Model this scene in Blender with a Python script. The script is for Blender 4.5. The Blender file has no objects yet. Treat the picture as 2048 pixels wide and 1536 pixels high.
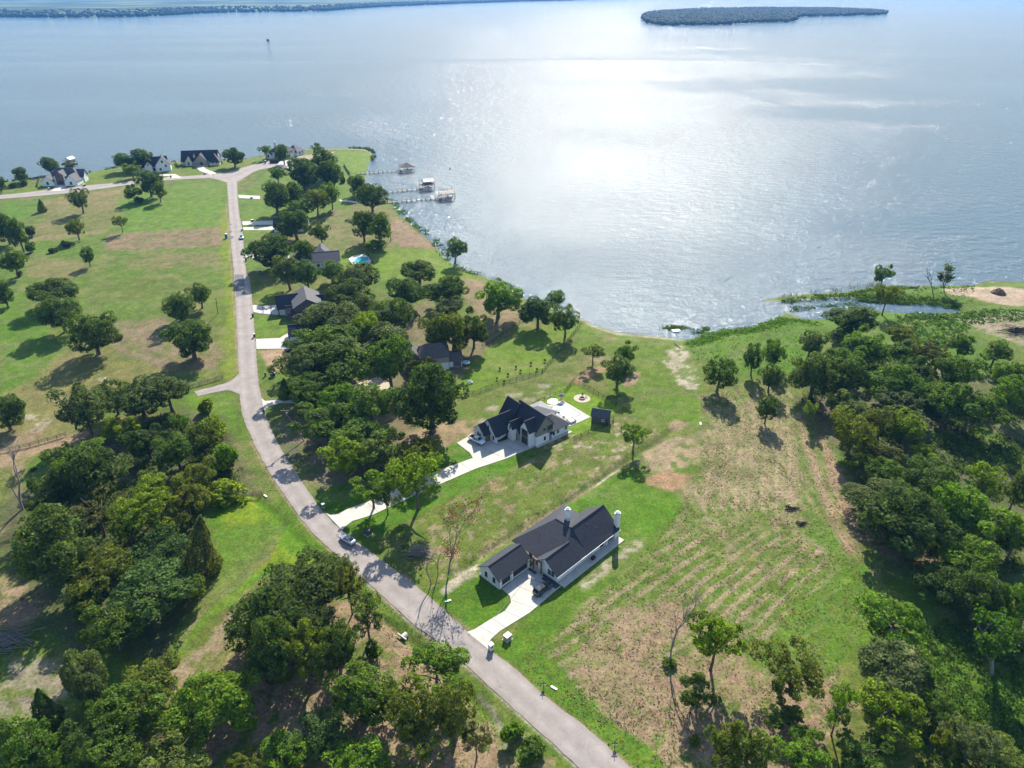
import bpy, bmesh, math, random
import numpy as np
from mathutils import Vector, Matrix

# ---------------------------------------------------------------- camera
SC = bpy.context.scene
CAMH, FPX, CX, CY, YHOR = 118.0, 1421.0, 1024.0, 768.0, -25.0   # photo pixels (2048 x 1536)
PITCH = math.atan((CY - YHOR) / FPX)
_c, _s = math.cos(PITCH), math.sin(PITCH)
cam = bpy.data.cameras.new('camera'); camo = bpy.data.objects.new('camera', cam)
SC.collection.objects.link(camo); SC.camera = camo
cam.sensor_width = 36.0; cam.lens = 36.0 * FPX / 2048.0
cam.clip_start = 1.0; cam.clip_end = 60000.0
camo.location = (0, 0, CAMH); camo.rotation_euler = (math.pi / 2 - PITCH, 0, 0)
SC.render.resolution_x, SC.render.resolution_y = 1024, 768

# ---------------------------------------------------------------- sky and sun
SUN_EL, SUN_AZ = math.radians(34), math.radians(8.0)      # azimuth to the right of +Y
w = bpy.data.worlds.new('World'); SC.world = w; w.use_nodes = True
nt = w.node_tree; bg = nt.nodes['Background']
sky = nt.nodes.new('ShaderNodeTexSky'); sky.sky_type = 'NISHITA'; sky.sun_disc = False
sky.sun_elevation = SUN_EL; sky.sun_rotation = SUN_AZ; sky.altitude = 100
sky.air_density = 1.0; sky.dust_density = 0.5; sky.ozone_density = 1.0
nt.links.new(sky.outputs[0], bg.inputs[0]); bg.inputs[1].default_value = 0.10
sl = bpy.data.lights.new('sun', 'SUN'); sl.energy = 4.3; sl.angle = math.radians(0.5); sl.color = (1.0, 0.93, 0.80)
so = bpy.data.objects.new('sun', sl); SC.collection.objects.link(so)
_d = Vector((math.sin(SUN_AZ) * math.cos(SUN_EL), math.cos(SUN_AZ) * math.cos(SUN_EL), math.sin(SUN_EL)))
so.rotation_euler = (-_d).to_track_quat('-Z', 'Y').to_euler()
so.location = (0, 0, 300)
vs = SC.view_settings
vs.view_transform = 'Standard'; vs.look = 'None'; vs.gamma = 1.0; vs.exposure = 1.52; vs.use_curve_mapping = False
SC.cycles.max_bounces = 5; SC.cycles.transparent_max_bounces = 8
SC.cycles.diffuse_bounces = 2; SC.cycles.glossy_bounces = 2; SC.cycles.transmission_bounces = 4
SC.cycles.volume_bounces = 0
SC.cycles.caustics_reflective = False; SC.cycles.caustics_refractive = False
SC.cycles.use_adaptive_sampling = True; SC.cycles.adaptive_threshold = 0.02
# ---------------------------------------------------------------- helpers
COL = SC.collection
ZW = -1.2                                    # lake level; the land lies at about z = 0
def G(x, y, z=0.0):
    """the point of the place at height z that the photograph shows at pixel (x, y)"""
    dx = (x - CX) / FPX; dy = -(y - CY) / FPX
    d = (dx, _c + dy * _s, -_s + dy * _c); t = (z - CAMH) / d[2]
    return Vector((d[0] * t, d[1] * t, z))
def mpp(Y, Z=0.0):
    return (Y * _c - (Z - CAMH) * _s) / FPX
def G2(pts, z=0.0): return [G(x, y, z) for x, y in pts]

def tag(o, label=None, cat=None, group=None, kind=None):
    if label: o['label'] = label
    if cat: o['category'] = cat
    if group: o['group'] = group
    if kind: o['kind'] = kind
    return o
def empty(name, loc=(0, 0, 0), rz=0.0, label=None, cat=None, group=None):
    o = bpy.data.objects.new(name, None); COL.objects.link(o)
    o.location = loc; o.rotation_euler = (0, 0, rz); o.empty_display_size = 0.5
    return tag(o, label, cat, group)

class MB:
    """collects faces, builds ONE mesh object"""
    def __init__(s): s.v = []; s.f = []; s.m = []
    def add(s, vs, fs, mi=0):
        n = len(s.v); s.v += [tuple(p) for p in vs]; s.f += [tuple(i + n for i in f) for f in fs]; s.m += [mi] * len(fs)
        return s
    def box(s, x0, x1, y0, y1, z0, z1, mi=0):
        return s.add([(x0,y0,z0),(x1,y0,z0),(x1,y1,z0),(x0,y1,z0),(x0,y0,z1),(x1,y0,z1),(x1,y1,z1),(x0,y1,z1)],
                     [(0,3,2,1),(4,5,6,7),(0,1,5,4),(1,2,6,5),(2,3,7,6),(3,0,4,7)], mi)
    def bar(s, a, b, w, h=None, mi=0):
        a = Vector(a); b = Vector(b); d = (b - a).normalized(); h = h or w
        u = d.cross(Vector((0, 0, 1)))
        if u.length < 1e-3: u = Vector((1, 0, 0))
        u.normalize(); v = u.cross(d)
        u = u * w / 2; v = v * h / 2
        return s.add([a-u-v, a+u-v, a+u+v, a-u+v, b-u-v, b+u-v, b+u+v, b-u+v],
                     [(0,1,2,3),(7,6,5,4),(0,4,5,1),(1,5,6,2),(2,6,7,3),(3,7,4,0)], mi)
    def tube(s, pts, radii, n=6, mi=0, cap=True):
        pts = [Vector(p) for p in pts]; base = len(s.v); u = None
        for i, p in enumerate(pts):
            d = (pts[min(i + 1, len(pts) - 1)] - pts[max(i - 1, 0)]).normalized()
            if u is None:
                u = d.cross(Vector((0.3, 1, 0.2)))
                if u.length < 1e-3: u = Vector((1, 0, 0))
            u = (u - d * u.dot(d)).normalized(); v = d.cross(u)
            for k in range(n):
                a = 2 * math.pi * k / n
                s.v.append(tuple(p + (u * math.cos(a) + v * math.sin(a)) * radii[i]))
        for i in range(len(pts) - 1):
            for k in range(n):
                k2 = (k + 1) % n
                s.f.append((base+i*n+k, base+i*n+k2, base+(i+1)*n+k2, base+(i+1)*n+k)); s.m.append(mi)
        if cap:
            s.f.append(tuple(base + k for k in reversed(range(n)))); s.m.append(mi)
            e = base + (len(pts) - 1) * n
            s.f.append(tuple(e + k for k in range(n))); s.m.append(mi)
        return s
    def disc(s, c, r, z0, z1, n=16, mi=0, sy=1.0):
        vs = [(c[0]+r*math.cos(2*math.pi*k/n), c[1]+r*sy*math.sin(2*math.pi*k/n), z) for z in (z0, z1) for k in range(n)]
        fs = [tuple(reversed(range(n))), tuple(range(n, 2*n))] + [(k,(k+1)%n,n+(k+1)%n,n+k) for k in range(n)]
        return s.add(vs, fs, mi)
    def prism(s, pts, z0, z1, mi=0):
        """vertical prism over a plan outline"""
        n = len(pts)
        a = sum(pts[i][0]*pts[(i+1)%n][1]-pts[(i+1)%n][0]*pts[i][1] for i in range(n))
        if a < 0: pts = pts[::-1]
        vs = [(p[0],p[1],z0) for p in pts] + [(p[0],p[1],z1) for p in pts]
        return s.add(vs, [tuple(reversed(range(n))), tuple(range(n,2*n))] + [(k,(k+1)%n,n+(k+1)%n,n+k) for k in range(n)], mi)
    def build(s, name, mats, parent=None, smooth=False, loc=None, rz=None):
        me = bpy.data.meshes.new(name); me.from_pydata(s.v, [], s.f)
        if not isinstance(mats, (list, tuple)): mats = [mats]
        for m in mats: me.materials.append(m)
        if len(mats) > 1: me.polygons.foreach_set('material_index', s.m)
        if smooth: me.polygons.foreach_set('use_smooth', [True] * len(s.f))
        me.update()
        o = bpy.data.objects.new(name, me); COL.objects.link(o)
        if parent: o.parent = parent
        if loc is not None: o.location = loc
        if rz is not None: o.rotation_euler = (0, 0, rz)
        return o
def npmesh(name, V, F, mat, parent=None, smooth=False):
    """fast mesh from numpy arrays; F is n x 3 or n x 4"""
    me = bpy.data.meshes.new(name); n, k = F.shape
    me.vertices.add(len(V)); me.vertices.foreach_set('co', V.astype(np.float32).ravel())
    me.loops.add(n * k); me.loops.foreach_set('vertex_index', F.astype(np.int32).ravel())
    me.polygons.add(n); me.polygons.foreach_set('loop_start', np.arange(0, n * k, k, dtype=np.int32))
    if smooth: me.polygons.foreach_set('use_smooth', np.ones(n, bool))
    me.materials.append(mat); me.update(calc_edges=True)
    o = bpy.data.objects.new(name, me); COL.objects.link(o)
    if parent: o.parent = parent
    return o

# ---------------------------------------------------------------- materials
def srgb(r, g, b): return tuple(((c / 255.0) / 12.92 if c < 10.3 else ((c / 255.0 + 0.055) / 1.055) ** 2.4) for c in (r, g, b))
def nodes(name):
    m = bpy.data.materials.new(name); m.use_nodes = True; t = m.node_tree
    b = t.nodes['Principled BSDF']; return m, t, b
def mat(name, col, rough=0.8, var=0.12, scale=1.5, bump=0.0, metal=0.0, spec=0.3, detail=4, stretch=None, coat=0.0):
    """plain surface with uneven colour and fine relief"""
    m, t, b = nodes(name)
    tc = t.nodes.new('ShaderNodeTexCoord'); n = t.nodes.new('ShaderNodeTexNoise'); n.inputs['Scale'].default_value = scale
    n.inputs['Detail'].default_value = detail; n.inputs['Roughness'].default_value = 0.65
    if stretch:
        mp = t.nodes.new('ShaderNodeMapping'); mp.inputs['Scale'].default_value = stretch
        t.links.new(tc.outputs['Object'], mp.inputs[0]); t.links.new(mp.outputs[0], n.inputs['Vector'])
    else: t.links.new(tc.outputs['Object'], n.inputs['Vector'])
    r = t.nodes.new('ShaderNodeMapRange'); r.inputs[1].default_value = 0.3; r.inputs[2].default_value = 0.7
    r.inputs[3].default_value = 1 - var; r.inputs[4].default_value = 1 + var
    t.links.new(n.outputs[0], r.inputs[0])
    x = t.nodes.new('ShaderNodeMix'); x.data_type = 'RGBA'; x.blend_type = 'MULTIPLY'; x.inputs[0].default_value = 1
    x.inputs[6].default_value = (*col, 1); t.links.new(r.outputs[0], x.inputs[7]); t.links.new(x.outputs[2], b.inputs['Base Color'])
    b.inputs['Roughness'].default_value = rough; b.inputs['Metallic'].default_value = metal
    b.inputs['Specular IOR Level'].default_value = spec; b.inputs['Coat Weight'].default_value = coat
    if bump:
        bp = t.nodes.new('ShaderNodeBump'); bp.inputs['Strength'].default_value = bump; bp.inputs['Distance'].default_value = 0.05
        t.links.new(n.outputs[0], bp.inputs['Height']); t.links.new(bp.outputs[0], b.inputs['Normal'])
    return m
M = {}
M['asphalt'] = mat('asphalt', (.225, .208, .203), .92, .14, .5, .2)
def road_mat():
    m, t, b = nodes('worn_asphalt'); at = t.nodes.new('ShaderNodeAttribute'); at.attribute_name = 'lat'
    tc = t.nodes.new('ShaderNodeTexCoord')
    cr = t.nodes.new('ShaderNodeValToRGB'); e = cr.color_ramp.elements; e[0].position = 0.0; e[0].color = (.88, .86, .82, 1); e[1].position = 1.0; e[1].color = (.88, .86, .82, 1)
    for ps, v in ((.06, .92), (.20, 1.07), (.33, .98), (.5, .90), (.67, .98), (.80, 1.07), (.94, .92)):
        x = cr.color_ramp.elements.new(ps); x.color = (v, v, v, 1)
    t.links.new(at.outputs['Fac'], cr.inputs[0])
    n1 = t.nodes.new('ShaderNodeTexNoise'); n1.inputs['Scale'].default_value = .22; n1.inputs['Detail'].default_value = 8; n1.inputs['Roughness'].default_value = .7
    vo = t.nodes.new('ShaderNodeTexVoronoi'); vo.feature = 'DISTANCE_TO_EDGE'; vo.inputs['Scale'].default_value = .33
    wn = t.nodes.new('ShaderNodeTexNoise'); wn.inputs['Scale'].default_value = .8; wn.inputs['Detail'].default_value = 4
    ad = t.nodes.new('ShaderNodeMix'); ad.data_type = 'RGBA'; ad.blend_type = 'LINEAR_LIGHT'; ad.inputs[0].default_value = .35
    for n in (n1, wn): t.links.new(tc.outputs['Object'], n.inputs['Vector'])
    t.links.new(tc.outputs['Object'], ad.inputs[6]); t.links.new(wn.outputs['Color'], ad.inputs[7]); t.links.new(ad.outputs[2], vo.inputs['Vector'])
    ck = t.nodes.new('ShaderNodeMapRange'); ck.inputs[1].default_value = 0; ck.inputs[2].default_value = .012; ck.inputs[3].default_value = .72; ck.inputs[4].default_value = 1.0
    t.links.new(vo.outputs['Distance'], ck.inputs[0])
    r = t.nodes.new('ShaderNodeMapRange'); r.inputs[1].default_value = .3; r.inputs[2].default_value = .7; r.inputs[3].default_value = .80; r.inputs[4].default_value = 1.16
    t.links.new(n1.outputs[0], r.inputs[0]); mu = t.nodes.new('ShaderNodeMath'); mu.operation = 'MULTIPLY'; t.links.new(r.outputs[0], mu.inputs[0]); t.links.new(ck.outputs[0], mu.inputs[1])
    x1 = t.nodes.new('ShaderNodeMix'); x1.data_type = 'RGBA'; x1.blend_type = 'MULTIPLY'; x1.inputs[0].default_value = 1; x1.inputs[6].default_value = (.245, .216, .198, 1)
    t.links.new(cr.outputs[0], x1.inputs[7]); x2 = t.nodes.new('ShaderNodeMix'); x2.data_type = 'RGBA'; x2.blend_type = 'MULTIPLY'; x2.inputs[0].default_value = 1
    t.links.new(x1.outputs[2], x2.inputs[6]); t.links.new(mu.outputs[0], x2.inputs[7]); t.links.new(x2.outputs[2], b.inputs['Base Color']); b.inputs['Roughness'].default_value = .93
    b.inputs['Specular IOR Level'].default_value = .2; return m
M['road'] = road_mat()
M['asphalt_new'] = mat('asphalt_patch', (.10, .10, .105), .92, .12, .9, .2)
M['concrete'] = mat('concrete', (.41, .385, .345), .85, .16, .45, .1, detail=7)
M['stone_walk'] = mat('stone_walk', (.05, .055, .065), .6, .2, 3)
M['gravel'] = mat('gravel', (.36, .31, .24), .95, .3, 4, .5)
M['white_wall'] = mat('white_wall', (.62, .62, .60), .8, .05, 1.2)
M['cream_wall'] = mat('cream_wall', (.52, .46, .36), .8, .08, 1.2)
M['taupe_wall'] = mat('taupe_wall', (.19, .175, .155), .8, .08, 1.5)
M['tan_wall'] = mat('tan_wall', (.27, .235, .19), .8, .1, 1.5)
M['dark_wall'] = mat('dark_wall', (.075, .07, .075), .75, .1, 1.5)
M['stone_wall'] = mat('stone_wall', (.30, .25, .20), .85, .3, 2.5, .4)
M['brown_wall'] = mat('brown_wall', (.14, .095, .065), .8, .2, 2)
M['shingle'] = mat('roof_shingle', (.030, .033, .043), .85, .3, 2.2, .5, spec=.25, detail=8)
M['shingle_grey'] = mat('roof_shingle_grey', (.075, .075, .082), .85, .28, 2.2, .5, spec=.25, detail=8)
M['shingle_brown'] = mat('roof_shingle_brown', (.085, .075, .07), .85, .28, 2.2, .5, spec=.25, detail=8)
M['roof_light'] = mat('roof_light', (.12, .12, .13), .7, .15, 1.5, .2)
M['roof_white'] = mat('roof_white_metal', (.72, .72, .72), .5, .06, 1, stretch=(6, 1, 1))
M['trim'] = mat('trim', (.6, .59, .56), .6, .05, 3)
M['dark_trim'] = mat('dark_trim', (.03, .03, .033), .5, .1, 3)
M['timber'] = mat('timber', (.16, .085, .045), .7, .25, 3, stretch=(1, 1, .2))
M['grey_wood'] = mat('grey_wood', (.20, .175, .145), .85, .25, 3, .3)
M['fence_wood'] = mat('fence_wood', (.13, .095, .065), .85, .25, 3, .3)
M['black_metal'] = mat('black_metal', (.02, .02, .022), .8, .1, 3, spec=.1)
M['wire'] = mat('wire', (.16, .16, .15), .4, .1, 3, metal=.7)
M['bark'] = mat('bark', (.10, .08, .062), .9, .3, 3, .6, stretch=(2, 2, .4))
M['dead_wood'] = mat('dead_wood', (.17, .15, .135), .9, .3, 3, .5, stretch=(2, 2, .4))
M['paint_white'] = mat('paint_white', (.7, .7, .68), .5, .06, 2)
M['blue_plastic'] = mat('blue_plastic', (.02, .09, .30), .45, .1, 2)
M['canvas_white'] = mat('canvas_white', (.75, .74, .76), .8, .06, 2)
M['canvas_grey'] = mat('canvas_grey', (.07, .07, .08), .8, .1, 2)
M['rubber'] = mat('rubber', (.012, .012, .012), .8, .1, 4)
M['rim'] = mat('rim', (.35, .35, .36), .3, .05, 4, metal=.9)
M['soil'] = mat('soil', (.13, .085, .055), .95, .3, 2, .6)
M['char'] = mat('char', (.025, .023, .022), .95, .4, 3, .6)
M['glass'] = mat('window_glass', (.02, .03, .032), .06, .2, .4, spec=.8)
M['silver_paint'] = mat('silver_paint', (.50, .52, .54), .25, .03, 2, metal=.55, coat=.5)
M['white_paint'] = mat('white_car_paint', (.62, .66, .70), .25, .03, 2, spec=.5, coat=.6)
M['black_paint'] = mat('black_car_paint', (.012, .014, .018), .15, .05, 2, spec=.6, coat=1)
M['red_lens'] = mat('red_lens', (.30, .01, .01), .2, .1, 4)
M['clear_lens'] = mat('clear_lens', (.6, .62, .64), .1, .05, 4)
def _pool(name, col):
    m, t, b = nodes(name); b.inputs['Base Color'].default_value = (*col, 1); b.inputs['Roughness'].default_value = .06
    n = t.nodes.new('ShaderNodeTexNoise'); n.inputs['Scale'].default_value = 2.2; n.inputs['Detail'].default_value = 3
    tc = t.nodes.new('ShaderNodeTexCoord'); t.links.new(tc.outputs['Object'], n.inputs['Vector'])
    bp = t.nodes.new('ShaderNodeBump'); bp.inputs['Strength'].default_value = .5; bp.inputs['Distance'].default_value = .15; b.inputs['Specular IOR Level'].default_value = .1
    t.links.new(n.outputs[0], bp.inputs['Height']); t.links.new(bp.outputs[0], b.inputs['Normal']); return m
M['pool_pale'] = _pool('pool_water_pale', (.13, .29, .32)); M['pool_blue'] = _pool('pool_water_blue', (.03, .30, .36))
M['pool_deep'] = _pool('pool_water_deep', (.05, .16, .19))

# ---------------------------------------------------------------- numeric noise
def vnoise(x, y, seed):
    rng = np.random.RandomState(seed); T = rng.rand(256, 256)
    xi = np.floor(x).astype(int); yi = np.floor(y).astype(int); fx = x - xi; fy = y - yi
    fx = fx * fx * (3 - 2 * fx); fy = fy * fy * (3 - 2 * fy)
    a = T[xi & 255, yi & 255]; b = T[(xi + 1) & 255, yi & 255]; c = T[xi & 255, (yi + 1) & 255]; d = T[(xi + 1) & 255, (yi + 1) & 255]
    return (a * (1 - fx) + b * fx) * (1 - fy) + (c * (1 - fx) + d * fx) * fy
def fbm(x, y, size, octv=4, seed=1, gain=.55):
    """0..1, features of about `size` metres"""
    o = np.zeros_like(x, dtype=float); amp = 1.0; tot = 0.0; s = 1.0 / size
    for k in range(octv):
        o += amp * vnoise(x * s + 17.3 * k + seed, y * s - 9.7 * k, seed + k * 13); tot += amp; amp *= gain; s *= 2.03
    return o / tot
def sstep(a, b, x):
    t = np.clip((x - a) / (b - a), 0, 1); return t * t * (3 - 2 * t)
def poly_sd(px, py, poly):
    """signed distance to a polygon (positive inside), numpy"""
    P = np.array([(p[0], p[1]) for p in poly], float); Q = np.roll(P, -1, 0)
    d2 = np.full(px.shape, 1e18); ins = np.zeros(px.shape, bool)
    for (x0, y0), (x1, y1) in zip(P, Q):
        ex, ey = x1 - x0, y1 - y0; L = ex * ex + ey * ey + 1e-12
        t = np.clip(((px - x0) * ex + (py - y0) * ey) / L, 0, 1)
        d2 = np.minimum(d2, (px - x0 - t * ex) ** 2 + (py - y0 - t * ey) ** 2)
        c = ((y0 > py) != (y1 > py))
        if abs(ey) > 1e-12: ins ^= c & (px < ex * (py - y0) / ey + x0)
    d = np.sqrt(d2); return np.where(ins, d, -d)
def smooth_line(pts, n=6):
    """Catmull-Rom through points"""
    P = [Vector((p[0], p[1], 0)) for p in pts]; out = []
    for i in range(len(P) - 1):
        p0 = P[max(i - 1, 0)]; p1 = P[i]; p2 = P[i + 1]; p3 = P[min(i + 2, len(P) - 1)]
        for k in range(n):
            t = k / n
            out.append(0.5 * ((2 * p1) + (-p0 + p2) * t + (2 * p0 - 5 * p1 + 4 * p2 - p3) * t * t + (-p0 + 3 * p1 - 3 * p2 + p3) * t ** 3))
    out.append(P[-1]); return out
def resample(line, n):
    P = np.array([(p[0], p[1]) for p in line]); d = np.r_[0, np.cumsum(np.hypot(*np.diff(P, axis=0).T))]
    t = np.linspace(0, d[-1], n); return np.c_[np.interp(t, d, P[:, 0]), np.interp(t, d, P[:, 1])]
# ================================================================ THE SETTING
# ---------------------------------------------------------------- lake outline (on the water level)
SHORE_PX = [(-260,372),(-120,368),(0,364),(60,357),(110,350),(165,346),(210,338),(250,331),(300,325),(350,322),(400,321),(440,320),
  (480,318),(520,311),(552,303),(585,299),(620,297),(660,296),(700,296),(735,297),(746,303),(750,312),(744,322),(739,334),(737,346),(734,358),(738,370),(752,384),
  (772,396),(790,404),(796,418),(806,432),(832,452),(858,474),(874,490),(890,512),(912,530),(938,543),(962,549),(996,559),
  (1030,580),(1060,598),(1092,612),(1130,622),(1162,632),(1188,647),(1232,660),(1290,667),(1340,672),(1366,676),(1384,674),(1396,668),
  (1420,660),(1438,656),(1470,653),(1498,650),(1532,640),(1556,629),(1572,622),(1590,629),(1608,635),(1650,636),(1690,628),(1740,618),(1781,622),
  (1836,625),(1886,621),(1911,623),(1880,614),(1846,611),(1781,607),(1736,602),(1686,598),(1640,601),(1590,604),(1536,606),(1508,602),
  (1536,595),(1570,590),(1611,586),(1650,583),(1686,581),(1720,575),(1748,571),(1800,570),(1861,570),(1910,569),(1948,567),(1965,561),(2005,561),(2060,563),(2200,566)]
_sh = [G(x, y, ZW) for x, y in SHORE_PX]
LAKE = [(p.x, p.y) for p in _sh] + [(700, 330), (4000, 900), (12000, 3000), (16000, 16000), (-16000, 16000), (-9000, 900), (-2500, 470), (-800, 480)]

# ---------------------------------------------------------------- the ground sheet
rows = np.concatenate([[-900, -300, -60, 10, 38], np.geomspace(52, 640, 560), np.linspace(644, 800, 40)])
us = np.concatenate([[-7, -2.5, -1.3, -.95], np.linspace(-.80, .80, 640), [.95, 1.3, 2.5, 7]])
RY, RU = np.meshgrid(rows, us, indexing='ij')
GX = RU * np.maximum(RY + 75, 110.0); GY = RY.copy()
gx, gy = GX.ravel(), GY.ravel()
sd = np.full(gx.shape, -400.0)
near = (gy > 140)
sd[near] = poly_sd(gx[near], gy[near], LAKE)
wob = (fbm(gx, gy, 5, 3, 5) - .5) * 2.0
sdw = sd + wob * np.clip(1 - np.abs(sd) / 12, 0, 1)
gz = np.where(sdw > 0, -1.2 - np.minimum(sdw * .18, 2.5), -1.2 + 1.2 * sstep(0, 13, -sdw))
gz -= .10 * fbm(gx, gy, 2.2, 3, 9)

def dist_line(pts_px):
    P = G2(pts_px); d = np.full(gx.shape, 1e9)
    for a, b in zip(P[:-1], P[1:]):
        ex, ey = b.x - a.x, b.y - a.y; L = ex*ex + ey*ey + 1e-9
        t = np.clip(((gx - a.x)*ex + (gy - a.y)*ey)/L, 0, 1)
        d = np.minimum(d, np.hypot(gx - a.x - t*ex, gy - a.y - t*ey))
    return d
def ditch(pts, w, depth):
    global gz
    gz -= depth * np.exp(-(dist_line(pts) / w) ** 2)
ditch([(905,1150),(1060,1050),(1180,975),(1250,925),(1345,862)], 1.3, .7)
ditch([(770,1245),(830,1290),(900,1360),(960,1410),(990,1445),(1010,1490)], 1.3, .7)
ditch([(365,850),(445,880),(490,975),(545,1030),(625,1110)], 1.6, .5)

def c_(*a): return np.array(a)
LUSH, GREEN, YG = c_(.054,.122,.006), c_(.060,.106,.010), c_(.104,.150,.006)
OLIVE, DRY, STRAW = c_(.078,.100,.018), c_(.142,.116,.050), c_(.215,.163,.102)
DIRT, SAND, BROWN = c_(.215,.150,.095), c_(.36,.31,.235), c_(.150,.110,.072)
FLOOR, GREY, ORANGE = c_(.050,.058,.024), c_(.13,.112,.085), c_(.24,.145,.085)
n1 = fbm(gx, gy, 34, 5, 21); n2 = fbm(gx, gy, 9, 4, 33); n3 = fbm(gx, gy, 2.6, 4, 47)
col = GREEN[None] * np.ones((gx.size, 3))
a = sstep(.42, .62, n1 * .6 + n2 * .4)[:, None]; col = col * (1 - a) + OLIVE * a
a = (sstep(.52, .68, n2 * .5 + n3 * .5) * .42)[:, None]; col = col * (1 - a) + DRY * a
def blend(al, c):
    global col
    al = np.clip(al, 0, 1)[:, None]; col = col * (1 - al) + c * al
def patch(poly, c, soft=1.2, namp=2.0, nsize=5, strength=.92, seed=3, z=0.0, holes=0.0, hc=None):
    """a patch of ground cover with a ragged edge; holes = share of it that stays bare"""
    P = G2(poly, z); xs = [p.x for p in P]; ys = [p.y for p in P]; mrg = soft + namp + 2
    k = (gx > min(xs)-mrg) & (gx < max(xs)+mrg) & (gy > min(ys)-mrg) & (gy < max(ys)+mrg)
    if not k.any(): return
    x, y = gx[k], gy[k]; s = poly_sd(x, y, [(p.x, p.y) for p in P])
    n = fbm(x, y, nsize, 4, seed); al = sstep(-soft, soft, s + (n - .5) * 2.6 * namp) * strength
    if holes:
        h = fbm(x, y, 2.2, 4, seed + 5); al = al * (1 - sstep(.62 - holes * .3, .70 - holes * .3, h) * .85)
    v = np.zeros(gx.size); v[k] = al; blend(v, c)
def line(pts, c, w=.5, strength=.8, seed=7, breakup=.5):
    d = dist_line(pts); k = d < w * 3; v = np.zeros(gx.size)
    n = fbm(gx[k], gy[k], 3.0, 3, seed); v[k] = np.exp(-(d[k] / w) ** 2) * strength * sstep(breakup - .25, breakup + .1, n + .25)
    blend(v, c)
# -- left meadow
patch([(225,400),(330,372),(452,362),(460,452),(335,462),(300,470),(235,470),(228,430)], LUSH*.95+YG*.12, 3, 5, 14)
patch([(0,402),(75,400),(70,440),(40,450),(0,440)], LUSH, 3, 5, 12)
patch([(80,402),(150,390),(250,376),(248,388),(170,400),(120,412)], ORANGE*.55+DRY*.5, 2, 4, 10, .6)
patch([(95,412),(180,400),(245,390),(238,440),(228,455),(60,470),(85,445)], DRY, 3, 5, 10, .5)
for k in range(7): line([(183+k*8,392),(181+k*8,420)], DRY*1.1, 1.0, .5, 60+k)
patch([(55,476),(120,468),(212,458),(212,466),(120,478),(55,484)], DRY*1.15, 1.5, 2.5, 7)
patch([(55,486),(210,468),(205,500),(190,545),(150,520),(60,525)], GREEN*.85+LUSH*.2, 3, 4, 9)
patch([(60,522),(150,518),(180,538),(130,560),(55,560)], DRY, 3, 4, 8, .7)
patch([(212,470),(300,461),(420,454),(448,456),(452,490),(400,494),(320,498),(208,503)], c_(.165,.108,.070), 1.2, 1.6, 6, .95, holes=.25)
for k in range(9): line([(212,474+k*3.2),(330,468+k*3.1),(446,461+k*3.2)], BROWN*.85, .5, .5, 80+k)
patch([(300,505),(400,500),(440,505),(430,530),(330,535),(240,540)], DRY*.9, 3, 4, 8, .75, holes=.3)
patch([(180,560),(300,552),(440,570),(440,600),(300,610),(190,600)], OLIVE*.95, 4, 6, 12, .6)
patch([(225,595),(345,595),(360,635),(300,640),(228,636)], GREEN, 3, 4, 9, .8)
patch([(0,585),(62,590),(95,650),(112,690),(96,735),(50,770),(0,790)], LUSH, 3, 3, 12)
patch([(228,645),(330,634),(352,650),(440,700),(440,740),(330,752),(225,700),(222,680)], BROWN, 2, 3, 7, .85, holes=.25)
patch([(0,800),(60,760),(120,712),(215,706),(330,745),(350,775),(250,800),(170,830),(120,870),(50,890),(0,880)], c_(.125,.112,.036), 3, 4, 10, .85)
for p in ((60,835),(85,850),(100,838),(72,862),(110,800),(205,762),(95,846)):
    patch([(p[0]-10,p[1]-3),(p[0]+10,p[1]-4),(p[0]+11,p[1]+3),(p[0]-9,p[1]+4)], SAND*.8, .6, 2.0, 3, .8, seed=p[0])
patch([(10,860),(95,862),(70,885),(0,900)], DIRT*.9, 2, 3, 6, .8)
patch([(440,420),(458,415),(465,530),(474,640),(476,740),(455,755),(448,700),(452,600),(440,500)], YG, 1.2, 2, 8, .9)
patch([(400,575),(440,590),(445,640),(430,650)], YG*.9, 1.5, 2, 6, .5)
line([(452,400),(461,520),(471,640),(476,740)], DIRT*1.1, .45, .8, 13, .3)
patch([(0,898),(60,886),(140,868),(190,858),(175,880),(60,912),(0,935)], DIRT, 1.0, 1.2, 5)
patch([(20,925),(48,922),(52,1000),(30,1045),(0,1070),(0,1050),(25,1010),(32,965)], DIRT*.95, 1.2, 1.6, 5, .85)
patch([(45,930),(95,915),(80,960),(55,975)], LUSH, 1.5, 2, 6)
patch([(375,785),(470,786),(480,840),(470,860),(430,845),(380,830)], LUSH*.9+YG*.15, 1.5, 2, 8)
patch([(472,785),(490,850),(522,920),(560,985),(650,1090),(690,1120),(660,1130),(600,1065),(540,1000),(500,950),(470,870)], GREEN, 1.2, 1.5, 6, .9)
# -- woods left of the road
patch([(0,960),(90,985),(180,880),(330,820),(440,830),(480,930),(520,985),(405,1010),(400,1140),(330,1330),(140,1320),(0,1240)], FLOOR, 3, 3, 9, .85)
patch([(0,1150),(95,1185),(110,1215),(60,1260),(0,1262)], DIRT*.95, 2, 3, 6, .85, holes=.25)
patch([(0,1310),(60,1300),(140,1335),(150,1380),(115,1420),(30,1440),(0,1420)], GREY*1.15+DIRT*.2, 2, 3, 6, .85, holes=.2)
patch([(-40,1262),(60,1255),(150,1260),(170,1320),(90,1310),(-40,1318)], GREEN*.85, 2, 3, 6, .8)
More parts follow.
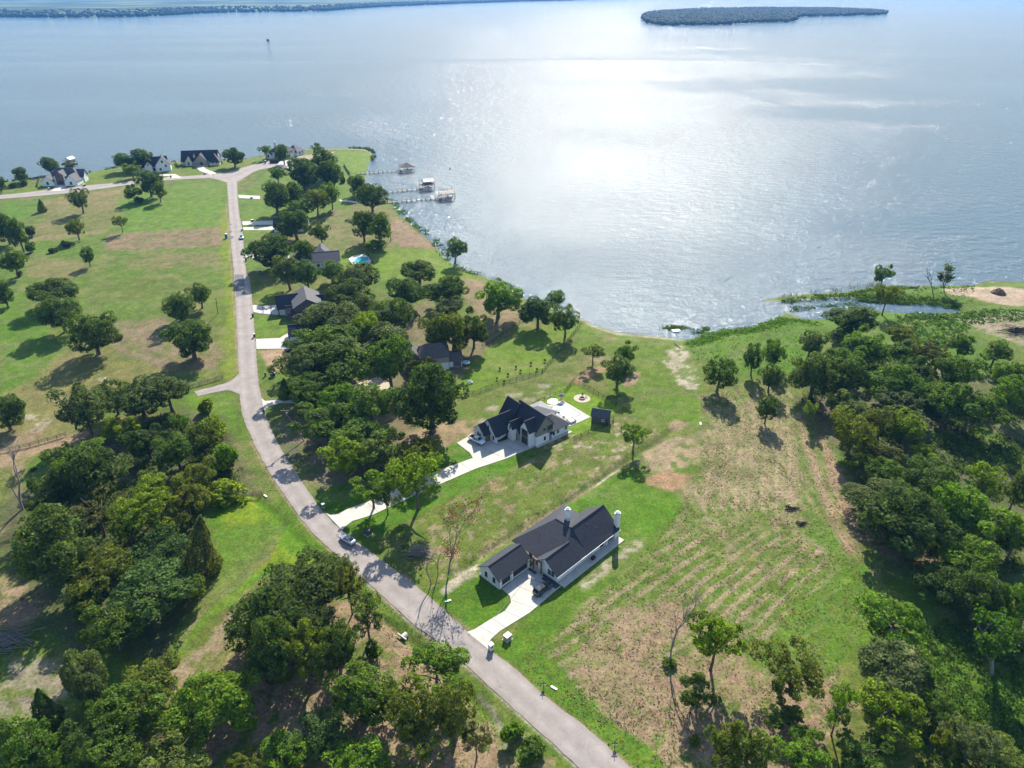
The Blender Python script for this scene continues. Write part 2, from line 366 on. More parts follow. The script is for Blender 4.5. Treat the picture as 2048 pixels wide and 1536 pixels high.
# -- striped mown meadow beside the road
MEAD = [(406,1006),(528,990),(600,1058),(690,1128),(640,1132),(560,1130),(480,1185),(420,1240),(335,1340),(338,1290),(400,1175),(440,1090)]
patch(MEAD, c_(.062,.132,.006), 1.0, 1.2, 6, .97)
patch([(425,1012),(520,998),(540,1030),(455,1052)], c_(.135,.170,.008), 1.5, 2.5, 5, .6)
patch([(540,1080),(640,1120),(560,1128),(500,1160)], c_(.12,.155,.010), 1.5, 2.5, 5, .6)
rng = np.random.RandomState(5)
for k in range(17):
    t = k / 16.0; line([(418-t*70,1060+t*255),(480-t*80,1048+t*185),(560-t*30+10,1045+t*70)], BROWN*.8, .26, .42+.25*t, 90+k, .55)
patch([(330,1345),(400,1290),(470,1215),(500,1230),(430,1340),(345,1425),(318,1400)], STRAW*.92, 1.2, 2, 5, .92, holes=.25)
patch([(430,1345),(470,1300),(560,1245),(640,1200),(760,1195),(860,1255),(930,1340),(985,1420),(1030,1500),(1040,1560),(200,1560),(330,1450)], DIRT*.92, 2.0, 2.5, 6, .92, holes=.22)
patch([(722,1160),(780,1210),(880,1300),(960,1370),(1050,1470),(1120,1536),(1040,1536),(980,1450),(900,1370),(830,1295),(760,1230)], GREEN*1.05, .8, 1.0, 5, .95)
patch([(650,1085),(720,1150),(700,1165),(620,1110)], GREEN, .8, 1.2, 5, .9)
line([(958,1392),(985,1420),(1000,1450),(1012,1490)], SAND*.8, .5, .8, 15, .3)
for k,p in enumerate(((1030,1500),(1050,1475),(1075,1520),(1090,1536),(1040,1530))):
    patch([(p[0]-16,p[1]-8),(p[0]+14,p[1]-10),(p[0]+15,p[1]+8),(p[0]-14,p[1]+9)], DIRT*1.1, .8, 2, 3, .7, seed=k)
# -- the row of yards right of the road, and the point
patch([(478,395),(540,345),(700,300),(745,305),(735,350),(700,400),(720,440),(560,470),(500,560),(484,480)], GREEN*.6+LUSH*.5, 3, 4, 14, .85)
patch([(0,375),(120,352),(260,332),(440,324),(540,312),(545,325),(440,346),(260,362),(120,380),(0,390)], GREEN*.55+YG*.42, 2, 3, 12, .85)
patch([(676,306),(735,300),(742,318),(730,340),(700,345)], LUSH*.6+YG*.5, 2, 3, 10, .8)
patch([(540,320),(600,312),(650,306),(668,303),(660,312),(610,325),(560,335)], SAND*.75, 1.5, 2.5, 6, .85)
patch([(530,315),(560,310),(575,318),(545,325)], SAND*.7, 1.5, 2, 6, .7)
patch([(462,352),(486,348),(492,358),(476,366)], DIRT*.9, 2, 2.5, 5, .8)
patch([(500,470),(620,440),(700,410),(770,408),(792,430),(850,470),(872,494),(800,498),(760,500),(640,512),(600,480),(510,520)], c_(.125,.105,.045), 3, 4, 9, .8, holes=.2)
patch([(792,428),(812,444),(858,478),(876,494),(800,494),(775,470)], c_(.165,.112,.072), 1.5, 2, 6, .92)
patch([(640,505),(760,498),(880,498),(912,530),(960,550),(900,600),(840,560),(760,560),(690,540)], YG*.55+LUSH*.5, 2, 3, 9, .92)
patch([(760,560),(900,560),(960,560),(900,610),(800,620)], LUSH, 2, 3, 8, .6)
patch([(920,556),(990,562),(1045,600),(1050,640),(1010,668),(960,660),(930,610)], c_(.185,.125,.082), 2, 3, 7, .85, holes=.15)
patch([(745,650),(850,600),(960,650),(1000,690),(920,760),(800,790),(720,760)], BROWN*.9, 3, 3, 8, .7)
patch([(486,420),(546,420),(548,470),(488,478)], LUSH*.7+YG*.3, 1.5, 1.5, 8, .8)
patch([(505,620),(560,628),(640,640),(600,672),(512,676)], LUSH*.8+YG*.25, 1.2, 1.5, 8, .9)
patch([(498,560),(566,570),(566,606),(504,610)], OLIVE*.7+YG*.35, 2, 2, 8, .7)
patch([(520,702),(576,696),(580,716),(560,742),(540,740),(524,720)], DIRT*1.25, 1.0, 1.4, 5, .95)
patch([(516,708),(524,716),(540,752),(556,800),(526,805),(518,770)], GREEN, 1.2, 1.5, 5, .85)
patch([(530,835),(570,812),(650,880),(760,930),(700,990),(640,985),(580,920)], GREY*.75, 2, 2.5, 6, .85, holes=.25)
patch([(575,800),(720,760),(800,790),(840,880),(780,935),(700,960),(600,880)], BROWN*.85, 3, 3, 7, .85)
patch([(532,828),(572,812),(570,842),(545,862)], OLIVE, 1, 1.5, 6, .9)
patch([(790,905),(840,860),(900,845),(955,835),(965,850),(945,872),(870,908),(800,935)], DIRT*1.05, 1.6, 2.2, 6, .95, holes=.15)
patch([(930,745),(985,690),(1040,665),(1120,640),(1162,650),(1130,690),(1086,740),(1000,768),(920,790),(880,800),(905,760)], YG*.4+LUSH*.6, 1.5, 1.5, 9, .95)
patch([(920,795),(1000,772),(1088,746),(1165,655),(1190,680),(1160,745),(1080,800),(1010,840),(940,850)], OLIVE*.9+GREEN*.1, 2, 2.5, 8, .8, holes=.2)
for k,p in enumerate(((1088,772),(1075,785),(985,818),(1100,795),(1060,800),(965,842),(1030,790))):
    patch([(p[0]-10,p[1]-3),(p[0]+12,p[1]-4),(p[0]+9,p[1]+4),(p[0]-11,p[1]+3)], SAND*.72, .8, 2, 3, .7, seed=20+k)
# -- the shore meadow
patch([(1150,640),(1240,664),(1350,675),(1372,680),(1400,740),(1415,860),(1330,870),(1260,850),(1245,800),(1180,740),(1150,690)], GREEN*.9+YG*.12, 2, 3, 10, .9)
patch([(1320,800),(1400,780),(1412,850),(1350,860)], LUSH*.7+YG*.3, 2, 3, 8, .6)
patch([(1330,700),(1360,692),(1378,712),(1394,745),(1400,780),(1378,776),(1350,772),(1340,740)], SAND*.85, 1.0, 2.6, 4, .9, holes=.35)
patch([(1128,784),(1150,760),(1185,738),(1215,728),(1212,742),(1170,760),(1135,790)], ORANGE*1.05, .8, 1.2, 4, .9)
patch([(1176,716),(1222,712),(1226,722),(1190,728)], DIRT*1.05, .8, 1.4, 4, .8)
patch([(1244,754),(1268,742),(1284,742),(1280,758),(1262,772),(1245,772)], DIRT, .9, 1.4, 4, .9)
patch([(1338,846),(1356,840),(1374,846),(1368,858),(1345,860)], DIRT*1.02, .8, 1.0, 4, .9)
patch([(1202,680),(1228,670),(1236,676),(1216,684)], DIRT*.9, .8, 1.4, 4, .7)
line([(1130,624),(1165,634),(1190,649),(1235,663),(1300,669),(1360,674)], SAND*.8, 1.2, .9, 17, .2)
line([(662,297),(735,298),(748,306)], SAND*.8, 2.0, .9, 18, .2)
line([(739,340),(735,358),(740,372)], DIRT*1.1, 2.0, .9, 19, .2)
line([(1510,601),(1560,598),(1640,594),(1700,588)], SAND*.85, 1.3, .9, 23, .3)
# -- the lot in the middle
LOT = [(742,1076),(1000,948),(1130,880),(1240,820),(1300,850),(1330,862),(1225,945),(1060,1050),(905,1152),(832,1200)]
patch(LOT, OLIVE*.95+GREEN*.12, 1.2, 1.5, 9, .93)
n5 = fbm(gx, gy, 2.0, 4, 71); n6 = fbm(gx, gy, 7, 3, 72)
def speck(poly, c, lo, hi, strength, nn=None):
    P = G2(poly); s = poly_sd(gx, gy, [(p.x, p.y) for p in P]); nn = n5 if nn is None else nn
    blend(sstep(-.5, 1.5, s) * sstep(lo, hi, nn) * strength, c)
speck(LOT, STRAW*.95, .55, .68, .75); speck(LOT, GREEN, .58, .70, .7, n6)
speck([(1050,890),(1240,830),(1330,860),(1200,950)], SAND*.75, .66, .74, .8)
patch([(975,960),(1000,968),(1004,985),(985,982)], ORANGE, .7, 1.2, 3, .8)
patch([(795,1110),(850,1100),(910,1095),(915,1112),(850,1122),(800,1128)], DIRT*1.0, .8, 1.8, 4, .8, holes=.3)
patch([(800,1140),(845,1185),(842,1204),(790,1150)], DIRT*1.02, .8, 1.4, 4, .85)
patch([(745,1080),(800,1060),(870,1060),(830,1110),(790,1135)], GREEN*.8, 1.5, 2, 6, .6)
patch([(885,1180),(905,1150),(960,1120),(958,1150),(930,1165),(895,1190)], SAND*.8, .7, 1.4, 3, .92, holes=.3)
line([(1180,975),(1200,962),(1215,950),(1240,935)], SAND*.95, .35, .9, 25, .3)
line([(960,1110),(1040,1060),(1130,1005),(1190,968)], STRAW, .8, .7, 26, .6)
patch([(1232,950),(1330,872),(1345,868),(1300,905),(1255,945)], FLOOR*1.2, .7, 1.0, 4, .9)
# -- lawns of the two near houses
patch([(632,990),(700,962),(780,935),(868,905),(930,872),(946,872),(1070,910),(1010,945),(870,1012),(740,1076),(690,1062)], LUSH, .7, .5, 8, .97)
patch([(862,912),(928,880),(948,898),(948,908),(880,935)], LUSH, .5, .3, 8, .97)
patch([(1072,806),(1112,784),(1143,762),(1204,796),(1246,812),(1216,838),(1218,856),(1140,872),(1128,860)], c_(.092,.165,.006), .5, .4, 8, .97)
patch([(866,1194),(905,1182),(958,1152),(1000,1178),(1022,1196),(1018,1222),(940,1262),(900,1230)], LUSH*.92, .5, .5, 7, .97)
patch([(1128,1010),(1190,972),(1255,940),(1300,975),(1368,990),(1352,1030),(1300,1070),(1240,1110),(1130,1180),(1110,1180)], LUSH*.92+GREEN*.08, .8, 1.0, 9, .97)
patch([(1000,1300),(1100,1190),(1180,1150),(1240,1100),(1300,1075),(1300,1110),(1180,1200),(1090,1270),(1020,1320)], LUSH*.55+GREEN*.45, 1.2, 2.5, 7, .9, holes=.15)
patch([(1240,1095),(1290,1075),(1290,1090),(1210,1150),(1165,1180),(1160,1168),(1200,1140)], SAND*.8, .7, 1.6, 3, .85, holes=.45)
patch([(1295,905),(1350,872),(1400,880),(1398,930),(1350,945),(1290,938)], STRAW*1.05, 1.0, 2, 5, .9, holes=.15)
patch([(1292,955),(1330,944),(1388,948),(1380,970),(1345,982),(1300,968)], ORANGE*.95, .7, .9, 5, .95)
# -- the cleared field: cut hay lying in rows
FIELD = [(1400,790),(1500,775),(1570,770),(1640,830),(1680,930),(1705,1060),(1760,1160),(1740,1260),(1680,1330),(1700,1430),(1560,1560),(1290,1560),(1020,1330),(1100,1270),(1200,1190),(1310,1080),(1372,990),(1400,930)]
P = G2(FIELD); fs = poly_sd(gx, gy, [(p.x, p.y) for p in P]); fin = sstep(-1, 2.0, fs + (n2 - .5) * 4)
blend(fin * .9, GREEN*.95 + OLIVE*.12)
far_rows = sstep(128, 140, gy + (n1 - .5) * 26 + (gx - 50) * .12)    # the far rows run towards the lake, the near ones slantwise
def rows_(deg, sp, seed):
    an = math.radians(deg); ac = gx * math.cos(an) - gy * math.sin(an); lg = gx * math.sin(an) + gy * math.cos(an)
    ph = ac / sp + (fbm(gx, gy, 22, 2, seed) - .5) * .7 + (n2 - .5) * .25
    br = fbm(ac / 1.1, lg / 6.0, 1.0, 3, seed + 3)                   # the rows break off and thin out along their length
    return sstep(.52, .80, .5 + .5 * np.cos(2 * np.pi * ph) + (n5 - .5) * .7) * sstep(.30, .50, br)
n4f = fbm(gx, gy, .9, 3, 113)
rowm = (rows_(51, 3.0, 101) * (1 - far_rows) + rows_(-4, 2.6, 105) * far_rows) * np.abs(2 * far_rows - 1) ** 2 * sstep(.20, .44, n1 * .5 + n6 * .5)
blend(fin * rowm * .88, STRAW * 1.0); blend(fin * (1 - np.abs(2 * far_rows - 1)) * sstep(.45, .6, n5) * .6, STRAW)
blend(fin * sstep(.50, .66, n5 * .5 + n2 * .5) * .6, STRAW * .92); blend(fin * sstep(.46, .62, n4f) * .30, STRAW)
patch([(1450,850),(1560,830),(1610,900),(1620,1000),(1500,1010),(1420,960)], STRAW*.95, 2, 4, 7, .32, holes=.45)
patch([(1130,1300),(1230,1250),(1290,1200),(1345,1190),(1400,1260),(1330,1300),(1500,1300),(1620,1340),(1720,1400),(1690,1450),(1560,1560),(1330,1560),(1200,1400)], DIRT*.93, 1.5, 3, 6, .88, holes=.28)
patch([(1490,1330),(1600,1200),(1680,1130),(1745,1110),(1760,1230),(1700,1320),(1640,1340),(1560,1345)], LUSH*.5+GREEN*.55, 2, 3, 7, .85)
patch([(1640,1020),(1700,1100),(1745,1160),(1720,1180),(1640,1110),(1620,1060)], LUSH*.95, 1.5, 3, 5, .8)
patch([(1640,880),(1690,940),(1720,1060),(1712,1085),(1690,1050),(1660,960)], DIRT*1.02, 1.2, 1.8, 4, .95, holes=.2)
line([(1632,900),(1650,970),(1668,1040),(1674,1056)], DIRT*.75, .35, .8, 31, .2)
patch([(1560,780),(1600,800),(1640,900),(1660,1010),(1630,1010),(1600,900),(1570,840)], LUSH*.7+GREEN*.3, 1.2, 2, 6, .55)
line([(1596,830),(1618,900),(1645,980),(1672,1050),(1700,1100)], DIRT*1.05, 1.3, .95, 120, .2)
line([(1640,860),(1668,940),(1690,1010),(1706,1070)], DIRT*1.05, 1.1, .95, 121, .2)
for k, (xa, xb) in enumerate(((1462,1440),(1486,1470),(1508,1496),(1530,1524),(1552,1552),(1574,1580),(1440,1405))):
    line([(xa,806+6*k % 14),(.5*(xa+xb)+3,905),(xb,1015)], STRAW*1.08, .75, .8, 130+k, .42)
    line([(xa+11,812),(.5*(xa+xb)+14,915),(xb+11,1005)], STRAW, .45, .6, 140+k, .5)
# verge right of the road
patch([(982,1300),(1028,1335),(1090,1392),(1180,1460),(1270,1540),(1370,1560),(1300,1500),(1200,1420),(1130,1350),(1060,1285),(1010,1275)], LUSH*.55+GREEN*.5, .7, 1.2, 5, .95)
line([(975,1300),(1025,1335),(1088,1393),(1176,1460),(1266,1538)], DIRT*1.05, .4, .85, 41, .2)
line([(722,1156),(778,1204),(828,1252),(888,1294),(944,1341),(1024,1415),(1088,1472),(1158,1538)], SAND*.7, .45, .85, 43, .2)
line([(502,882),(530,932),(570,994),(620,1062),(670,1108),(720,1152)], DIRT*1.1, .4, .85, 45, .2)
line([(842,1188),(936,1258)], DIRT*1.05, .5, .7, 46, .3)
# -- wet ground and the bare shore on the right
patch([(1366,680),(1400,668),(1440,656),(1500,650),(1560,628),(1660,640),(1690,660),(1640,700),(1560,760),(1480,745),(1420,740),(1392,720)], LUSH*.95, 1, 1.5, 6, .95)
patch([(1560,640),(1640,632),(1700,600),(1760,575),(1900,568),(2060,570),(2060,700),(1960,760),(1850,700),(1780,690)], LUSH*.75+GREEN*.2, 2, 2, 8, .9)
patch([(1880,574),(1940,570),(2010,572),(2060,580),(2060,612),(2020,612),(1970,604),(1950,596),(1900,590)], c_(.30,.225,.165), 1.2, 1.5, 6, .95)
patch([(1800,618),(1960,600),(2048,618),(2048,626),(1960,616)], GREEN, 1, 1.2, 5, .9)
patch([(1920,636),(2000,622),(2060,624),(2060,700),(2010,680),(1960,664)], c_(.24,.185,.14), 1.5, 2.5, 6, .9, holes=.2)
patch([(1950,660),(2060,690),(2060,740),(1980,720)], OLIVE, 2, 3, 7, .7)
# -- woods on the right
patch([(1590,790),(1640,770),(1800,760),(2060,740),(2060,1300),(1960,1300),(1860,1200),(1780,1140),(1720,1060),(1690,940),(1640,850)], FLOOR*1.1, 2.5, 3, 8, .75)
patch([(1620,800),(1700,790),(1720,850),(1690,900),(1650,870)], BROWN*.8, 2, 2.5, 6, .8)
patch([(1700,1010),(1800,1080),(1900,1100),(1890,1150),(1800,1130),(1720,1080)], BROWN*.95, 1.6, 2, 5, .85, holes=.25)
patch([(1850,870),(1960,840),(2060,900),(2060,950),(1960,930)], LUSH*.8, 2.5, 3, 7, .75)
patch([(1780,1150),(1900,1200),(1960,1300),(2060,1400),(2060,1560),(1980,1500),(1860,1330),(1820,1260)], LUSH*.6+GREEN*.35, 2, 3, 6, .8)
patch([(1800,1280),(1856,1275),(1858,1330),(1810,1345)], STRAW*.95, 1, 1.5, 4, .85, holes=.3)
# shore line: narrow wet edge
blend(sstep(-2.0, -.2, sdw) * .75, DIRT * .62)
streak = fbm(gx / 9.0 + gy * .02, gy / 1.4, 1.0, 3, 61)
blend(sstep(.52, .70, streak) * .16 * (gy > 180), OLIVE * 1.1)
n4 = fbm(gx, gy, 1.1, 3, 53); n7 = fbm(gx, gy, 14, 3, 57)
blend(sstep(.48, .68, n7 * .4 + n3 * .3 + n2 * .3) * .24, DRY * .95); blend(sstep(.50, .66, fbm(gx / 2.2, gy, 3.2, 4, 67)) * .22 * (gy > 150), STRAW * .8)            # worn, sun-bleached mottling over all the grass
blend(sstep(.52, .70, fbm(gx, gy, 6, 4, 59)) * .28, GREEN * .8)
col = np.clip(col * (1 + .26 * (n3[:, None] - .5) * 2 + .30 * (n4[:, None] - .5) * 2), 0.004, .6)

nr, ncn = RY.shape
idx = np.arange(nr * ncn).reshape(nr, ncn)
F = np.stack([idx[:-1, :-1], idx[:-1, 1:], idx[1:, 1:], idx[1:, :-1]], -1).reshape(-1, 4)
keep = ~((sdw[F] > 9).all(1)); F = F[keep]
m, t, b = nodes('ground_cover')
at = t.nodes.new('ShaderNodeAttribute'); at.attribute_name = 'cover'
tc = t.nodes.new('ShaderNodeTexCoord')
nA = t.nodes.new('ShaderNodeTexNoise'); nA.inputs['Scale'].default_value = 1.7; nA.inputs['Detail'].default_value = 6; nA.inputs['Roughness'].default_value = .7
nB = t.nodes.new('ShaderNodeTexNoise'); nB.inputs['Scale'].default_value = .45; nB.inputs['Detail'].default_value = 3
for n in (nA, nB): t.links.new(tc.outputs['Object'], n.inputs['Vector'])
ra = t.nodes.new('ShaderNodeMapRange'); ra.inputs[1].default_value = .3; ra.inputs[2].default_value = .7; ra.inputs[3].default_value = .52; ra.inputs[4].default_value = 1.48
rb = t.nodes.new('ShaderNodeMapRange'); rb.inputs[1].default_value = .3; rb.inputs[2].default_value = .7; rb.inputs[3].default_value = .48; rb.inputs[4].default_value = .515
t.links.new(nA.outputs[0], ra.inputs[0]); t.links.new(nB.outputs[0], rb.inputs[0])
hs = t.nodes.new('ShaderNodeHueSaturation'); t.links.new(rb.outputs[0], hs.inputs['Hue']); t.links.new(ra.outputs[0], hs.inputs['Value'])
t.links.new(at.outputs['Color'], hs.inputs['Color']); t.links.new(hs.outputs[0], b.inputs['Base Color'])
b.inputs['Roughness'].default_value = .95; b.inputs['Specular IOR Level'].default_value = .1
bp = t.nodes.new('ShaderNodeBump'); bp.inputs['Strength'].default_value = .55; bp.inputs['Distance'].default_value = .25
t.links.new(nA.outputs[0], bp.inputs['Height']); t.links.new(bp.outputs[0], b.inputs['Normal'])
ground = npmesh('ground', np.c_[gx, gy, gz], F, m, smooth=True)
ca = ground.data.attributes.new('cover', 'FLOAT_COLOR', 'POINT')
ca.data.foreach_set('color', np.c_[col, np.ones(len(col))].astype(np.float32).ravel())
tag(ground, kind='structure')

# ---------------------------------------------------------------- the lake
m, t, b = nodes('lake_water')
tc = t.nodes.new('ShaderNodeTexCoord')
def noise(scale, detail, rough, st=(1, 1, 1), rot=0.0):
    mp = t.nodes.new('ShaderNodeMapping'); mp.inputs['Scale'].default_value = st; mp.inputs['Rotation'].default_value = (0, 0, rot)
    n = t.nodes.new('ShaderNodeTexNoise'); n.inputs['Scale'].default_value = scale; n.inputs['Detail'].default_value = detail; n.inputs['Roughness'].default_value = rough
    t.links.new(tc.outputs['Object'], mp.inputs[0]); t.links.new(mp.outputs[0], n.inputs['Vector']); return n
def math_(op, a, bb):
    n = t.nodes.new('ShaderNodeMath'); n.operation = op
    for i, v in enumerate((a, bb)):
        if isinstance(v, (int, float)): n.inputs[i].default_value = v
        else: t.links.new(v, n.inputs[i])
    return n.outputs[0]
w1 = noise(.32, 3, .65, (1.6, 1.3, 1), -.45); w2 = noise(1.2, 2, .6, (1.5, 1.2, 1), -.2); w3 = noise(.13, 2, .5, (.9, 1.5, 1), -.5)
big = noise(.0035, 4, .6, (.30, 1.5, 1), .10)          # wind streaks
hgt = math_('ADD', math_('MULTIPLY', w1.outputs[0], 1.0), math_('ADD', math_('MULTIPLY', w2.outputs[0], .30), math_('MULTIPLY', w3.outputs[0], 2.0)))
rs = t.nodes.new('ShaderNodeMapRange'); rs.inputs[1].default_value = .36; rs.inputs[2].default_value = .60; rs.inputs[3].default_value = .42; rs.inputs[4].default_value = .88
t.links.new(big.outputs[0], rs.inputs[0])
bp = t.nodes.new('ShaderNodeBump'); bp.inputs['Distance'].default_value = 1.0
t.links.new(rs.outputs[0], bp.inputs['Strength']); t.links.new(hgt, bp.inputs['Height']); t.links.new(bp.outputs[0], b.inputs['Normal'])
b.inputs['Base Color'].default_value = (.060, .098, .125, 1); b.inputs['IOR'].default_value = 1.33
b.inputs['Roughness'].default_value = .10; b.inputs['Specular IOR Level'].default_value = .3
df = t.nodes.new('ShaderNodeBsdfDiffuse'); df.inputs[0].default_value = (.066, .106, .138, 1)      # silty body of the lake
mx = t.nodes.new('ShaderNodeMixShader'); mx.inputs[0].default_value = .36
t.links.new(df.outputs[0], mx.inputs[1]); t.links.new(b.outputs[0], mx.inputs[2])
t.links.new(mx.outputs[0], [n_ for n_ in t.nodes if n_.type == 'OUTPUT_MATERIAL'][0].inputs[0])
lk = MB(); lk.add([(-30000,-200,ZW),(30000,-200,ZW),(30000,30000,ZW),(-30000,30000,ZW)], [(0,1,2,3)])
tag(lk.build('lake_water', m), kind='structure')

# ---------------------------------------------------------------- roads and drives
def strip(name, L, R, mt, z=.03, n=60, sm=8, skirt=.15):
    A = resample(smooth_line(G2(L), sm), n); B = resample(smooth_line(G2(R), sm), n); q = MB(); V = []; Fq = []
    ragged = np.random.RandomState(len(name))
    for p, r in zip(A, B):
        c = (p + r) / 2; dv = (r - p) / (np.linalg.norm(r - p) + 1e-6); p = p + dv * ragged.uniform(-.16, .16); r = r + dv * ragged.uniform(-.16, .16)
        V += [(p[0], p[1], z - skirt), (p[0], p[1], z), (c[0], c[1], z + .03), (r[0], r[1], z), (r[0], r[1], z - skirt)]
    for i in range(n - 1):
        for k in range(4): Fq.append((i*5+k, i*5+k+1, i*5+5+k+1, i*5+5+k))
    q.add(V, Fq); o = q.build(name, mt); o.data.update()
    o.data.attributes.new('lat', 'FLOAT', 'POINT').data.foreach_set('value', np.tile([0., 0., .5, 1., 1.], n).astype(np.float32))
    bm = bmesh.new(); bm.from_mesh(o.data); bmesh.ops.recalc_face_normals(bm, faces=bm.faces)
    if sum(f.normal.z for f in bm.faces) < 0: bmesh.ops.reverse_faces(bm, faces=bm.faces)
    bm.to_mesh(o.data); bm.free(); return tag(o, kind='structure')
def slab(name, px, mt, z=.05, z0=-.12, world=None):
    q = MB(); P = world or [(p.x, p.y) for p in G2(px)]; q.prism(P, z0, z)
    o = q.build(name, mt); return tag(o, kind='structure')
RL = [(1156,1560),(1086,1469),(1022,1413),(942,1339),(887,1292),(827,1249),(777,1202),(722,1154),(670,1107),(620,1060),(570,992),(530,930),(505,880),(488,840),(479,795),(477,735),(472,624),(467,540),(462,490),(457,415),(454,366)]
RR = [(1290,1560),(1174,1457),(1086,1389),(1023,1331),(974,1297),(934,1262),(860,1195),(790,1140),(732,1097),(682,1060),(640,1015),(595,950),(560,893),(541,855),(526,810),(517,760),(512,697),(506,622),(500,560),(492,540),(485,465),(477,415),(474,362)]
RL[0] = (1178, 1556)
strip('road', RL, RR, M['road'], .03, 320)
strip('cross_road', [(-200,404),(0,390),(100,379),(160,372),(270,362),(330,355),(400,350),(432,346),(455,344),(482,336),(520,326),(546,322)],
      [(-200,414),(0,398),(130,387),(200,378),(270,368),(330,361),(400,357),(432,357),(456,366),(474,364),(510,343),(540,336),(565,335)], M['road'], .026, 140)
strip('turning_area', [(546,322),(560,322),(585,320)], [(565,336),(580,338),(600,334)], M['concrete'], .024, 12)
strip('side_lane', [(388,783),(430,772),(460,762),(480,745)], [(396,793),(420,787),(440,783),(458,781),(482,790)], M['road'], .022, 24)
# darker repairs in the road surface
def decal(name, px, mt, z=.062):
    q = MB(); P = [(p.x, p.y) for p in G2(px, z)]; q.prism(P, z - .012, z); return tag(q.build(name, mt), kind='structure')
decal('road_repair', [(469,549),(487,549),(491,590),(472,594)], M['asphalt_new'])
for p in ([(459,448),(464,448),(464,450),(459,450)], [(458,461),(464,461),(463,465),(458,465)], [(459,472),(465,471),(468,474),(464,478),(459,478)]):
    decal('road_repair', p, M['asphalt_new'])
C_ = M['concrete']
slab('driveway', [(934,1264),(950,1258),(985,1236),(1010,1222),(1022,1205),(1020,1192),(1004,1178),(1057,1136),(1062,1141),(1122,1172),(1060,1225),(1000,1262),(982,1278),(976,1290),(978,1300)], C_)
slab('driveway', [(651,1026),(660,1030),(676,1028),(700,1016),(735,1004),(830,960),(880,940),(946,916),(940,906),(914,886),(938,872),(1000,884),(1042,868),(1072,892),(1010,918),(950,938),(830,990),(745,1030),(705,1042),(692,1052),(684,1060)], C_)
slab('driveway', [(505,612),(508,610),(525,612),(560,610),(575,606),(576,632),(540,630),(507,624)], C_)
slab('driveway', [(512,678),(560,676),(566,672),(575,667),(582,690),(596,697),(513,698)], C_)
slab('driveway', [(523,796),(530,802),(555,800),(590,794),(592,806),(560,806),(540,812),(532,818),(528,822)], C_)
slab('driveway', [(484,443),(548,441),(556,462),(550,462),(546,449),(486,450)], C_)
slab('path', [(486,455),(548,453),(548,460),(487,460)], C_)
slab('driveway', [(490,508),(600,512),(600,520),(491,516)], C_)
slab('driveway', [(476,390),(520,392),(520,398),(478,396)], C_)
slab('driveway', [(103,382),(112,372),(106,367),(132,367),(134,372),(128,377),(131,381)], C_)
slab('driveway', [(332,356),(345,352),(318,352),(318,349),(350,348),(366,356)], C_)
slab('driveway', [(392,335),(405,331),(412,338),(436,347),(421,349),(400,342)], C_)
slab('path', [(679,399),(700,401),(716,404),(716,407),(698,404),(679,402)], C_)
slab('driveway', [(700,772),(760,752),(790,775),(735,785)], M['gravel'])
slab('patio', [(660,597),(700,598),(700,604),(655,604)], C_)

# joints between the poured slabs of the drives
JM = mat('slab_joint', (.16, .15, .135), .9)
def joint(a, b, w_=.05):
    p, q_ = G(*a), G(*b); d = (q_ - p).normalized(); n_ = Vector((-d.y, d.x, 0)) * w_
    tag(MB().prism([tuple((p + n_)[:2]), tuple((q_ + n_)[:2]), tuple((q_ - n_)[:2]), tuple((p - n_)[:2])], .045, .054).build('slab_joint', JM), kind='structure')
for a, b in (((984,1237),(1012,1256)),((1010,1222),(1042,1236)),((1022,1200),(1070,1217)),((1030,1170),(1090,1196)),((1040,1152),(1115,1174)),((990,1236),(1060,1150)),((960,1254),(990,1270)),
             ((735,1005),(756,1024)),((770,990),(790,1008)),((806,973),(826,991)),((842,956),(862,974)),((880,940),(900,957)),((920,925),(940,941)),((950,915),(985,927)),((968,902),(1010,916)),((930,878),(1000,912)),((985,886),(1040,902))):
    joint(a, b)
for x_ in (525, 541, 557): decal('paving_band', [(x_,609),(x_+2,609),(x_+2,631),(x_,630)], M['stone_walk'], .068)
decal('paving_band', [(508,625),(570,631),(570,633),(508,627)], M['stone_walk'], .066)

# ---------------------------------------------------------------- far shore and island
m, t, b = nodes('far_country')
tc = t.nodes.new('ShaderNodeTexCoord'); mp = t.nodes.new('ShaderNodeMapping'); mp.inputs['Scale'].default_value = (.0016, .0013, 1)
n = t.nodes.new('ShaderNodeTexNoise'); n.inputs['Scale'].default_value = 1.0; n.inputs['Detail'].default_value = 6
t.links.new(tc.outputs['Object'], mp.inputs[0]); t.links.new(mp.outputs[0], n.inputs['Vector'])
cr = t.nodes.new('ShaderNodeValToRGB'); cr.color_ramp.elements[0].position = .44; cr.color_ramp.elements[0].color = (.030, .045, .016, 1)
cr.color_ramp.elements[1].position = .58; cr.color_ramp.elements[1].color = (.12, .15, .055, 1)
t.links.new(n.outputs[0], cr.inputs[0]); t.links.new(cr.outputs[0], b.inputs['Base Color']); b.inputs['Roughness'].default_value = .95
b.inputs['Specular IOR Level'].default_value = .05
FARPX = [(-900,30),(-300,34),(0,35),(120,36),(250,35),(300,33),(420,26),(540,24),(640,23),(700,18),(760,14),(900,8),(1000,4.5),(1150,1),(1300,-2),(1500,-4),(1900,-6),(2600,-8)]
A = np.array([(p.x, p.y) for p in (G(x, y, ZW) for x, y in FARPX)])
A = resample(A, 160); q = MB(); V = []; Fq = []
D = np.array([0, 40, 300, 900, 2500, 7000, 25000, 45000.0]); Zs = [-1.6, 1, 4, 7, 10, 12, 14, 14]
for p in A:
    d = p / np.linalg.norm(p)
    for k, e in enumerate(D): V.append((p[0] + d[0]*e, p[1] + d[1]*e, Zs[k]))
K = len(D)
